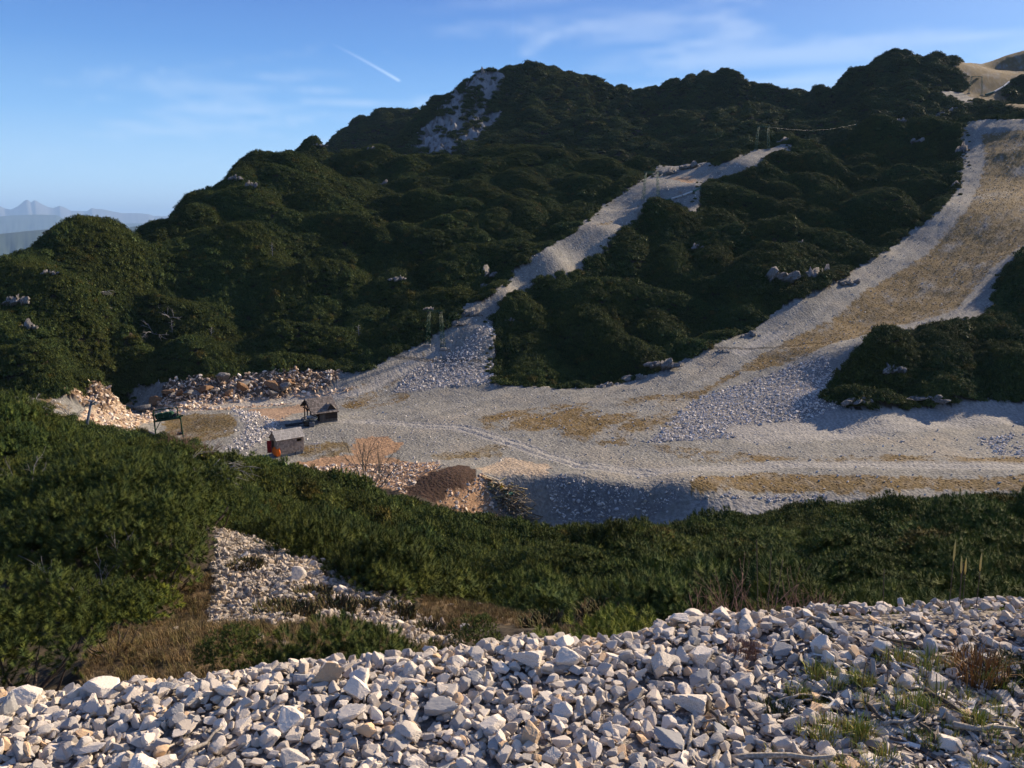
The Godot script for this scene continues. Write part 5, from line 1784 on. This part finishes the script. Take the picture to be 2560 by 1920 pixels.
func pipe_run(pts: Array, r: float, label: String) -> void:
	var o := thing("pipe", on_land(pts[0].x, pts[0].y, r), label, "pipe")
	for k in pts.size() - 1:
		var a := on_land(pts[k].x, pts[k].y, r * 1.1) - o.position
		var b := on_land(pts[k + 1].x, pts[k + 1].y, r * 1.1) - o.position
		part(o, "pipe_length", rod(a.lerp(b, 0.03), a.lerp(b, 0.93), r, 10), M.white_board if k % 3 != 0 else M.green_pale)
		part(o, "support", box_mesh(Vector3(r * 3, r * 1.2, r * 1.2)), M.grey_wood, a.lerp(b, 0.5) - Vector3(0, r * 1.4, 0))
# ------------------------------------------------------------------ wood heap in the pit
func logs_and_rubbish() -> void:
	var tones := [Color(.46, .38, .24), Color(.34, .28, .18), Color(.58, .50, .36), Color(.22, .18, .12), Color(.42, .37, .18)]
	var lm := []
	for c in tones:
		lm.append(mat(c, 0.9, M.grey_wood.albedo_texture, null, 1.0, false))
	var kinds: Array[Mesh] = []
	for k in 6:
		var st := new_st()
		var pts := []
		var rad := []
		var w := 0.04 + 0.013 * k
		for i in 5:
			pts.append(Vector3(rng.randfn() * 0.03, (i / 4.0 - 0.5), rng.randfn() * 0.03))
			rad.append(w * lerpf(1.0, 0.7, i / 4.0))
		tube(st, pts, rad, 7)
		st.generate_normals()
		kinds.append(st.commit())
	for k in 210:
		var f := clampf(rng.randfn() * 0.26 + 0.5, 0.0, 1.05)
		var x := lerpf(-2.3, 3.6, f) + rng.randfn() * 0.8
		var d := lerpf(98.6, 94.6, f) + rng.randfn() * 0.8
		var mound := 1.6 * exp(-pow((f - 0.55) / 0.3, 2.0))
		var y := rng.randf_range(0.05, 0.15 + mound)
		var dir := Vector3(rng.randfn(), rng.randfn() * 0.35, rng.randfn()).normalized()
		var ln := rng.randf_range(0.8, 2.3)
		var b := frame_of(dir)
		b = Basis(b.x, b.y * ln, b.z)
		one("log", kinds[rng.randi() % 6], lm[rng.randi() % 5], Transform3D(b, on_land(x, d, y)), "short weathered log in the tumbled wood heap in the pit", "log", "logs tumbled in the wood heap")
	for p in [[-2.6, 99.6, 2.4, 0.4, Color(.55, .49, .40)], [-2.0, 99.2, 2.1, 0.7, Color(.58, .52, .42)], [-1.5, 98.9, 1.7, -0.5, Color(.52, .44, .34)], [-0.8, 98.6, 2.2, 0.2, Color(.50, .36, .22)], [-3.0, 99.3, 1.5, 0.1, Color(.56, .45, .27)], [-0.4, 98.3, 1.8, -0.9, Color(.42, .33, .24)]]:
		var b2 := frame_of(Vector3(1.0, -0.35 + 0.2 * p[3], p[3]))
		one("board", box_mesh(Vector3(0.30, p[2], 0.06)), mat(p[4], 0.85, M.grey_wood.albedo_texture, null, 1.5, false), Transform3D(b2, on_land(p[0], p[1], 0.42)), "pale sawn board on top of the wood heap in the pit", "board", "boards on the wood heap")
	var yc := thing("yellow_canister", on_land(-1.25, 98.3, 0.3), "bright yellow plastic canister among the discarded boards", "canister", "", 0.5)
	part(yc, "body", box_mesh(Vector3(0.42, 0.5, 0.3), 0.06), M.yellow, Vector3(0, 0.25, 0), Basis(Vector3.BACK, 0.5))
	part(yc, "handle", beam(Vector3(-0.05, 0.5, 0), Vector3(0.0, 0.95, 0), 0.10, 0.08), M.yellow)
	var gs := new_st()
	for i in 8:
		for j in 5:
			var q := []
			for o in [[0, 0], [0, 1], [1, 1], [1, 0]]:
				var u: float = (i + o[0]) / 8.0
				var v: float = (j + o[1]) / 5.0
				q.append(Vector3(u * 1.3, 0.10 * sin(u * 9.0) * cos(v * 7.0) + 0.25 * (1.0 - v), v * 0.8))
			quad(gs, q[0], q[1], q[2], q[3])
	gs.generate_normals()
	one("green_sheet", gs.commit(), M.green_pale, Transform3D(Basis(Vector3.UP, 0.4), on_land(-1.0, 98.0, 0.3)), "crumpled dull green sheet beside the yellow canister", "sheet")

# ------------------------------------------------------------------ bare and dead wood
func branching(st: SurfaceTool, p: Vector3, dir: Vector3, ln: float, r: float, depth: int, bend: Vector3, spread: float, q: RandomNumberGenerator) -> void:
	var pts := [p]
	var rad := [r]
	var n := 4
	var d := dir
	for k in n:
		d = (d + bend * 0.12 + Vector3(q.randfn(), q.randfn(), q.randfn()) * 0.10).normalized()
		pts.append(pts[-1] + d * ln / n)
		rad.append(lerpf(r, r * 0.55, float(k + 1) / n))
	tube(st, pts, rad, 5 if depth > 1 else 4)
	if depth <= 0:
		return
	var kids := 3 if depth > 1 else 4
	for k in kids:
		var f := q.randf_range(0.35, 1.0)
		var at: Vector3 = pts[0].lerp(pts[-1], f)
		var seg := mini(int(f * n), n - 1)
		at = (pts[seg] as Vector3).lerp(pts[seg + 1], f * n - seg)
		var nd := (d + Vector3(q.randfn(), q.randfn() * 0.6, q.randfn()) * spread).normalized()
		branching(st, at, nd, ln * q.randf_range(0.5, 0.75), r * 0.5, depth - 1, bend, spread, q)

func bare_mesh(sd: int, stems: int, lean: float, ln: float, r: float, depth: int, bend: Vector3, spread := 0.5, base := 0.12) -> Mesh:
	var q := RandomNumberGenerator.new()
	q.seed = sd
	var st := new_st()
	for k in stems:
		var a := TAU * k / stems + q.randf()
		var dir := Vector3(cos(a) * lean, 1.0, sin(a) * lean).normalized()
		branching(st, Vector3(cos(a), 0, sin(a)) * base, dir, ln * q.randf_range(0.8, 1.1), r, depth, bend, spread, q)
	st.generate_normals()
	return st.commit()

func dead_wood() -> void:
	var t := thing("bare_tree", on_land(-10.9, 59.0, -0.2), "leafless many-stemmed tree rising out of the dwarf pines", "tree")
	var q := RandomNumberGenerator.new()
	q.seed = 77
	var stems := [[Vector3(-0.28, 1, 0.1), 2.6, 0.055], [Vector3(-0.05, 1, 0), 3.0, 0.06], [Vector3(0.02, 1, -0.1), 2.7, 0.06], [Vector3(0.55, 1, 0.1), 2.6, 0.055], [Vector3(0.95, 0.85, 0), 2.9, 0.06], [Vector3(0.25, 1, 0.2), 2.3, 0.045], [Vector3(0.75, 1, -0.2), 2.2, 0.045]]
	for s in stems:
		var st := new_st()
		branching(st, Vector3(s[0].x * 0.25, 0.2, 0), s[0].normalized(), s[1], s[2], 3, Vector3(0.05, 0.5, 0), 0.42, q)
		st.generate_normals()
		part(t, "stem", st.commit(), M.bark_bare, Vector3.ZERO, Basis.from_scale(Vector3(0.85, 1.15, 0.85)))
	var tr := new_st()
	tube(tr, [Vector3(0, -0.3, 0), Vector3(0.02, 0.45, 0), Vector3(0.06, 1.0, 0)], [0.14, 0.12, 0.07], 7)
	tr.generate_normals()
	part(t, "trunk", tr.commit(), M.bark_bare)
	one("bare_shrub", bare_mesh(501, 16, 0.75, 0.9, 0.022, 2, Vector3(0, 0.3, 0)), M.twig_red, Transform3D(Basis.IDENTITY, on_land(-18.9, 45.2, 0.35)), "leafless reddish shrub standing in the dwarf pines below the station", "shrub")
	one("bare_shrub", bare_mesh(502, 14, 0.9, 0.75, 0.02, 2, Vector3(0, 0.3, 0)), M.twig_red, Transform3D(Basis.IDENTITY, on_land(-17.7, 45.8, 0.25)), "second leafless reddish shrub beside the first in the pines", "shrub")
	one("dead_branch", bare_mesh(503, 9, 0.8, 1.1, 0.022, 2, Vector3(0.9, -0.75, 0), 0.45), M.silver, Transform3D(Basis.IDENTITY, on_land(-9.6, 24.6, 1.3)), "silver dead branches drooping over the pines above the spur", "dead wood")
	one("dead_branch", bare_mesh(504, 3, 0.6, 0.5, 0.012, 2, Vector3(0, 0.2, 0), 0.5), M.silver, Transform3D(Basis.IDENTITY, on_land(-12.0, 19.6, 1.7)), "pale forked dead branch sticking out of the tall pine stand", "dead wood")
	one("dead_branch", bare_mesh(505, 3, 0.5, 0.8, 0.018, 2, Vector3(0.2, 0.2, 0), 0.5), M.silver, Transform3D(Basis.IDENTITY, on_land(-7.7, 14.2, 0.3)), "thin grey dead branch under the pines at the grass edge", "dead wood")
	# fallen wood on the stony knoll by the pylon
	for p in [[-59.8, 103.6, 506, 1.6], [-57.6, 104.4, 507, 1.2], [-61.5, 102.6, 508, 1.3]]:
		one("fallen_branch", bare_mesh(p[2], 5, 1.6, p[3], 0.07, 2, Vector3(0.5, -0.1, 0), 0.55), M.silver, Transform3D(Basis(Vector3.BACK, -0.5), on_land(p[0], p[1], 0.3)), "bleached fallen branches on the stony knoll by the grey pylon", "dead wood", "fallen branches on the stony knoll")
	for p in [[-79.0, 170.0, 511], [-84.0, 166.0, 512], [-72.5, 174.0, 513], [-75.0, 171.5, 514], [-82.0, 162.0, 515]]:
		one("fallen_branch", bare_mesh(p[2], 4, 2.2, 2.3, 0.11, 2, Vector3(0.6, -0.15, 0), 0.5), M.silver, Transform3D(Basis(Vector3.BACK, -0.4), on_land(p[0], p[1], 1.6)), "bleached dead branches lying on the pines of the lower knoll", "dead wood", "dead branches on the lower knoll")
	for p in [[-71.4, 172.0, 3.4, "tall bleached dead tree among pines above the cut bank"], [-58.7, 204.0, 3.6, "bleached dead tree high on the face of the domed hill"], [-64.1, 174.5, 2.6, "short bleached dead tree beside a taller one above the cut bank"], [-33.0, 176.0, 2.4, "short bleached dead tree in pines near the lower chute"]]:
		var sn := thing("dead_snag", on_land(p[0], p[1], 0.0), p[3], "dead tree", "dead trees on the domed hill")
		var st := new_st()
		tube(st, [Vector3.ZERO, Vector3(0.05, p[2] * 1.3, 0)], [0.13, 0.03], 6)
		st.generate_normals()
		part(sn, "trunk", st.commit(), M.silver)
		for k in 12:
			var y: float = p[2] * (0.5 + 0.065 * k)
			var a := k * 2.4
			part(sn, "branch", rod(Vector3(0, y, 0), Vector3(cos(a) * 0.55, y + 0.15, sin(a) * 0.55), 0.035, 4), M.silver)
	# small upright conifers
	for p in [[-9.6, 231.0, 4.2, "slim young spruce rising from the pines above the chute"], [4.05, 79.0, 3.0, "slim young spruce before the wood heap"], [-7.0, 205.0, 3.0, "small dark spruce at the rocky bend of the chute"]]:
		spruce(on_land(p[0], p[1], -0.1), p[2], p[3])

func spruce(at: Vector3, h: float, label: String) -> void:
	var o := thing("spruce", at, label, "spruce")
	var q := RandomNumberGenerator.new()
	q.seed = int(at.x * 10.0) + 900
	var tr := new_st()
	tube(tr, [Vector3.ZERO, Vector3(0, h, 0)], [0.07, 0.01], 6)
	tr.generate_normals()
	part(o, "trunk", tr.commit(), M.bark)
	var st := new_st()
	for k in 420:
		var f := pow(q.randf(), 0.8)
		var y := h * (0.08 + 0.9 * f)
		var rr := h * 0.17 * (1.0 - f) + 0.05
		var a := q.randf() * TAU
		var d := Vector3(cos(a), 0.25, sin(a)).normalized()
		needle_tuft(st, Vector3(0, y, 0) + d * rr * q.randf_range(0.2, 0.95), (d + Vector3.UP * 0.3).normalized(), 0.2, 0.14, 0.05, 8, pine_green(q), q)
	part(o, "crown", st.commit(), M.pine).set_meta("kind", "stuff")

# ------------------------------------------------------------------ rock outcrops
func outcrop_mesh(sd: int, w: float, h: float) -> Mesh:
	var r := RandomNumberGenerator.new()
	r.seed = sd
	var st := new_st()
	var n := 13 + sd % 5
	for k in n:
		var m: Mesh = rocks_low[r.randi() % 4]
		var f := k / (n - 1.0) - 0.5
		var hh := h * r.randf_range(0.18, 0.48) * (1.0 - absf(f) * 0.9)
		# beds all dip the same way
		var b := Basis(Vector3.BACK, 0.45 + r.randfn() * 0.12) * Basis(Vector3.UP, r.randf() * TAU)
		b = Basis.from_scale(Vector3(w * r.randf_range(0.08, 0.19), hh, w * r.randf_range(0.08, 0.17))) * b
		st.append_from(m, 0, Transform3D(b, Vector3(f * w * 0.9 + r.randfn() * w * 0.05, hh * 0.25, r.randfn() * w * 0.10)))
	return st.commit()

func outcrops() -> void:
	for k in OUTCROPS.size():
		var p: Array = OUTCROPS[k]
		var o := one("rock_outcrop", outcrop_mesh(600 + k, p[2], p[3]), M.outcrop, Transform3D(Basis.IDENTITY, on_land(p[0], p[1], -0.06 * p[3] + (1.0 if gc[row_of(p[1]) * GN + int((p[0] / p[1] - GT0) / GDT)] == 0 else 0.0))), p[4], "rock outcrop", "pale outcrops on the hillsides")
		o.rotation.y = rng.randfn() * 0.3
	# boulders along the cut bank
	for k in 26:
		var x := lerpf(-76.0, -40.0, k / 25.0) + rng.randfn() * 1.0
		var d := 148.6 + rng.randfn() * 1.4 + maxf(0.0, (x + 50.0) * 0.25)
		var s := rng.randf_range(0.6, 1.5) if k % 3 else rng.randf_range(1.2, 2.1)
		one("boulder", rocks[rng.randi() % rocks.size()], M.boulder_ochre if k % 2 else M.outcrop, Transform3D(Basis(Vector3.UP, rng.randf() * TAU).scaled(Vector3(s, s * 0.85, s)), on_land(x, d, s * 0.3)), "ochre stained boulder at the foot of the cut bank" if k % 2 else "grey boulder at the foot of the cut bank", "boulder", "boulders along the cut bank")

# ------------------------------------------------------------------ stones, litter and plants at our feet
func foreground() -> void:
	var whites := [M.stone, tinted(M.stone, 0.86), tinted(M.stone, 1.1)]
	var grey := mat(Color(.42, .425, .43), 0.9, M.stone.albedo_texture, M.stone.normal_texture, 4.0, false, true, 0.9)
	var tan_m := mat(Color(.62, .47, .32), 0.9, M.stone.albedo_texture, M.stone.normal_texture, 4.0, false, true, 0.9)
	var put := []
	var kept := []
	for p in KEY_ROCKS:
		kept.append([p[0], p[1], p[2], true])
	var tries := 0
	while kept.size() < 330 and tries < 60000:
		tries += 1
		var x := rng.randf_range(-2.35, 2.75)
		var d := rng.randf_range(1.95, bank_edge(x) + 0.12)
		if absf(x) > 0.85 * d:
			continue
		var litter := smoothstep(0.55, 1.15, x - (d - 2.2) * 0.45)
		if rng.randf() < litter * 0.85:
			continue
		var r := 0.030 + 0.05 * pow(rng.randf(), 2.0) * (1.0 - 0.5 * litter)
		if kept.size() > 150:
			r = rng.randf_range(0.026, 0.045)
		var ok := true
		for q in kept:
			if Vector2(x - q[0], d - q[1]).length() < (r + q[2]) * 0.66:
				ok = false
				break
		if ok:
			kept.append([x, d, r, false])
	for k in kept.size():
		var p: Array = kept[k]
		var r: float = p[2]
		var b := Basis(Vector3.UP, rng.randf() * TAU) * Basis(Vector3(rng.randfn(), 0, rng.randfn()).normalized(), rng.randfn() * (0.2 if p[3] else 0.6))
		b = b.scaled(Vector3.ONE * r * (0.62 if p[3] else 0.84))
		var lt := smoothstep(0.55, 1.15, p[0] - (p[1] - 2.2) * 0.45)
		var where := "at the outer lip of the gravel shoulder" if p[1] > bank_edge(p[0]) - 0.22 else "among the wood chips and weeds of the shoulder" if lt > 0.3 else "on the inner side of the gravel shoulder" if p[1] < 2.28 else "in the middle of the gravel shoulder"
		var size := "large" if r > 0.055 else "fist-sized" if r > 0.037 else "small"
		var lbl := "%s angular white limestone rock %s" % [size, where]
		var m: Material = whites[rng.randi() % 3]
		var u := rng.randf()
		if k == 0 or u < 0.035:
			m = tan_m
			lbl = "%s limestone rock stained orange %s" % [size, where]
		elif u < 0.2:
			m = grey
			lbl = "%s grey limestone rock %s" % [size, where]
		one("limestone_rock", rocks[(k * 7) % rocks.size()], m, Transform3D(b, Vector3(p[0], bank(p[0], p[1]) + r * 0.42, -p[1])), lbl, "rock", "rocks on the gravel shoulder")
	# smaller stones between them
	var xf := []
	var cs := []
	for v in rocks.size():
		xf.append([])
		cs.append([])
	for k in 13000:
		var x := rng.randf_range(-2.6, 3.0)
		var d := rng.randf_range(1.9, bank_edge(x) + 0.3)
		if absf(x) > 0.9 * d:
			continue
		var litter := smoothstep(0.55, 1.15, x - (d - 2.2) * 0.45)
		var r := 0.007 * pow(4.6, pow(rng.randf(), 1.25 + 1.2 * litter))
		var v := rng.randi() % rocks.size()
		var b := Basis(Vector3(rng.randfn(), rng.randfn(), rng.randfn()).normalized(), rng.randf() * TAU).scaled(Vector3(1, rng.randf_range(0.6, 1), 1) * r)
		xf[v].append(Transform3D(b, Vector3(x, bank(x, d) + r * 0.4 + rng.randf() * 0.012, -d)))
		var g := rng.randf()
		var c := Color(.92, .90, .88) * rng.randf_range(0.75, 1.1)
		if g < 0.25:
			c = Color(.66, .68, .72) * rng.randf_range(0.8, 1.1)
		elif g < 0.31:
			c = Color(.95, .75, .55)
		cs[v].append(c)
	var o := Node3D.new()
	o.name = numbered("crushed_stone")
	add_child(o)
	tag(o, "fine crushed limestone filling the gaps on the gravel shoulder", "gravel", "", "stuff")
	for v in rocks.size():
		multi(o, "crushed_stone", rocks[v], M.stone, xf[v], cs[v]).set_meta("kind", "stuff")
	# bark and wood chips in the corner where the shoulder is older
	var chips := []
	for k in 3:
		chips.append(box_mesh(Vector3(1.0, 0.05 + 0.03 * k, 0.16 + 0.07 * k)))
	var cx := [[], [], []]
	var cc := [[], [], []]
	for k in 6000:
		var x := rng.randf_range(0.3, 2.6)
		var d := rng.randf_range(1.95, 2.95)
		var litter := smoothstep(0.45, 1.15, x - (d - 2.2) * 0.55)
		if rng.randf() > litter:
			continue
		var s := rng.randf_range(0.02, 0.075)
		var v := rng.randi() % 3
		var b := Basis(Vector3.UP, rng.randf() * TAU) * Basis(Vector3(1, 0, 0.4).normalized(), rng.randfn() * 0.4)
		cx[v].append(Transform3D(b.scaled(Vector3.ONE * s), Vector3(x, bank(x, d) + rng.randf() * 0.022, -d)))
		var g := rng.randf()
		cc[v].append((Color(.62, .56, .48) if g < 0.36 else Color(.30, .25, .20) if g < 0.78 else Color(.10, .085, .075)) * rng.randf_range(0.8, 1.15))
	var wc := Node3D.new()
	wc.name = numbered("wood_litter")
	add_child(wc)
	tag(wc, "grey wood chips and bark strewn among the weeds", "wood chips", "", "stuff")
	var chip_m := mat(Color(1, 1, 1), 0.9, null, null, 1.0, true, true)
	for v in 3:
		multi(wc, "wood_litter", chips[v], chip_m, cx[v], cc[v]).set_meta("kind", "stuff")
	# sticks
	for k in 46:
		var p: Array = STICKS[k] if k < STICKS.size() else [rng.randf_range(0.5, 2.3), rng.randf_range(2.05, 2.85), rng.randf_range(0.05, 0.2), rng.randf() * TAU]
		if k >= STICKS.size() and p[0] - (p[1] - 2.2) * 0.45 < 0.35:
			p[0] += 0.6
		var st := new_st()
		var pts := []
		var rad := []
		var r0: float = clampf(p[2] * 0.055, 0.003, 0.012)
		for i in 6:
			pts.append(Vector3((i / 5.0 - 0.5) * p[2], 0.006 * sin(i * 1.7 + k) + rng.randfn() * 0.003, rng.randfn() * 0.006))
			rad.append(r0 * (1.0 - 0.12 * i))
		tube(st, pts, rad, 6)
		st.generate_normals()
		var pale := k < STICKS.size() or rng.randf() < 0.5
		one("stick", st.commit(), M.stick_pale if pale else M.stick_dark, Transform3D(Basis(Vector3.UP, p[3]) * Basis(Vector3.BACK, rng.randfn() * 0.12), Vector3(p[0], bank(p[0], p[1]) + r0 + 0.022, -p[1])), "bleached pale stick lying on the gravel shoulder" if pale else "dark weathered stick lying on the gravel shoulder", "stick", "sticks on the gravel shoulder")
	# grass and weeds
	var g1: Array[Mesh] = []
	for k in 4:
		g1.append(grass_mesh(700 + k, 46, 0.45, 1.0, 0.045, [Color(.20, .24, .045), Color(.28, .28, .06), Color(.13, .17, .035), Color(.36, .27, .09), Color(.34, .31, .11)]))
	for k in 105:
		var p: Array = [rng.randf_range(0.55, 2.3), rng.randf_range(2.02, 2.75), rng.randf_range(0.04, 0.085)]
		if k < GRASS.size():
			p = GRASS[k]
		elif p[0] - (p[1] - 2.2) * 0.45 < 0.75:
			p[0] += 0.5
		one("grass_tuft", g1[k % 4], M.grass, Transform3D(Basis(Vector3.UP, rng.randf() * TAU).scaled(Vector3.ONE * p[2]), Vector3(p[0], bank(p[0], p[1]) + 0.004, -p[1])), "yellow green grass tuft growing through the wood chips and gravel", "grass tuft", "grass tufts on the gravel shoulder")
	var moss := grass_mesh(720, 420, 0.8, 0.55, 0.035, [Color(.035, .055, .018), Color(.05, .065, .02), Color(.08, .075, .03)])
	for p in [[0.875, 2.50, 0.075], [0.98, 2.58, 0.05], [1.08, 2.58, 0.045], [1.2, 2.95, 0.05], [1.50, 2.98, 0.05], [1.72, 2.66, 0.11], [1.86, 2.72, 0.12], [0.70, 2.40, 0.035]]:
		one("cushion_plant", moss, M.grass, Transform3D(Basis.from_scale(Vector3.ONE * p[2]), Vector3(p[0], bank(p[0], p[1]), -p[1])), "low dark green cushion plant between the shoulder stones", "plant", "cushion plants on the gravel shoulder")
	var rust := grass_mesh(721, 300, 0.8, 0.8, 0.03, [Color(.22, .11, .035), Color(.30, .17, .06), Color(.12, .07, .03)])
	one("rusty_tuft", rust, M.grass, Transform3D(Basis.from_scale(Vector3.ONE * 0.13), Vector3(1.66, bank(1.66, 2.7), -2.7)), "rusty brown dried plant tuft at the litter edge", "plant")
	one("dried_plant", rust, M.twig_red, Transform3D(Basis.from_scale(Vector3.ONE * 0.07), Vector3(0.86, bank(0.86, 2.83) + 0.01, -2.83)), "dark red dried plant clump between the large stones", "plant")
	# dry stalks standing on the edge
	for p in [[1.80, 3.16, 0.30, true], [1.83, 3.13, 0.24, true], [1.845, 3.14, 0.23, true], [1.895, 3.13, 0.25, true], [1.03, 3.2, 0.34, false], [1.07, 3.2, 0.30, false], [1.10, 3.22, 0.26, false], [1.86, 3.2, 0.2, false], [1.55, 3.2, 0.2, false], [1.30, 2.6, 0.17, false], [1.18, 2.55, 0.15, false], [0.95, 2.6, 0.18, false], [1.42, 2.5, 0.14, false]]:
		var w := thing("dry_stalk", Vector3(p[0], bank(p[0], p[1]) - 0.01, -p[1]), "thin dry stalk with a yellow seed spike at the shoulder edge" if p[3] else "thin bare dry stalk standing up from the shoulder stones", "stalk", "dry stalks on the gravel shoulder")
		var lean := Vector3(rng.randfn() * 0.08, 1, rng.randfn() * 0.05).normalized()
		part(w, "stem", rod(Vector3.ZERO, lean * p[2], 0.0016, 5), M.stick_dark)
		if p[3]:
			var st := new_st()
			tube(st, [lean * p[2] * 0.72, lean * p[2] * 0.8, lean * p[2] * 0.95, lean * p[2] * 1.04], [0.001, 0.0045, 0.0038, 0.001], 6)
			st.generate_normals()
			part(w, "seed_spike", st.commit(), M.seed)
	for p in [[1.12, 3.5, 0.42, 801], [1.32, 3.55, 0.40, 802], [0.95, 3.5, 0.34, 803], [1.5, 3.6, 0.34, 804]]:
		one("twiggy_shrub", bare_mesh(p[3], 12, 0.7, p[2] * 0.55, 0.004, 2, Vector3(0, 0.3, 0), 0.5, 0.05), M.twig_red, Transform3D(Basis.IDENTITY, Vector3(p[0], bank(p[0], p[1]) - 0.02, -p[1])), "thin reddish leafless twigs just over the shoulder edge", "shrub", "twiggy shrubs at the shoulder edge")
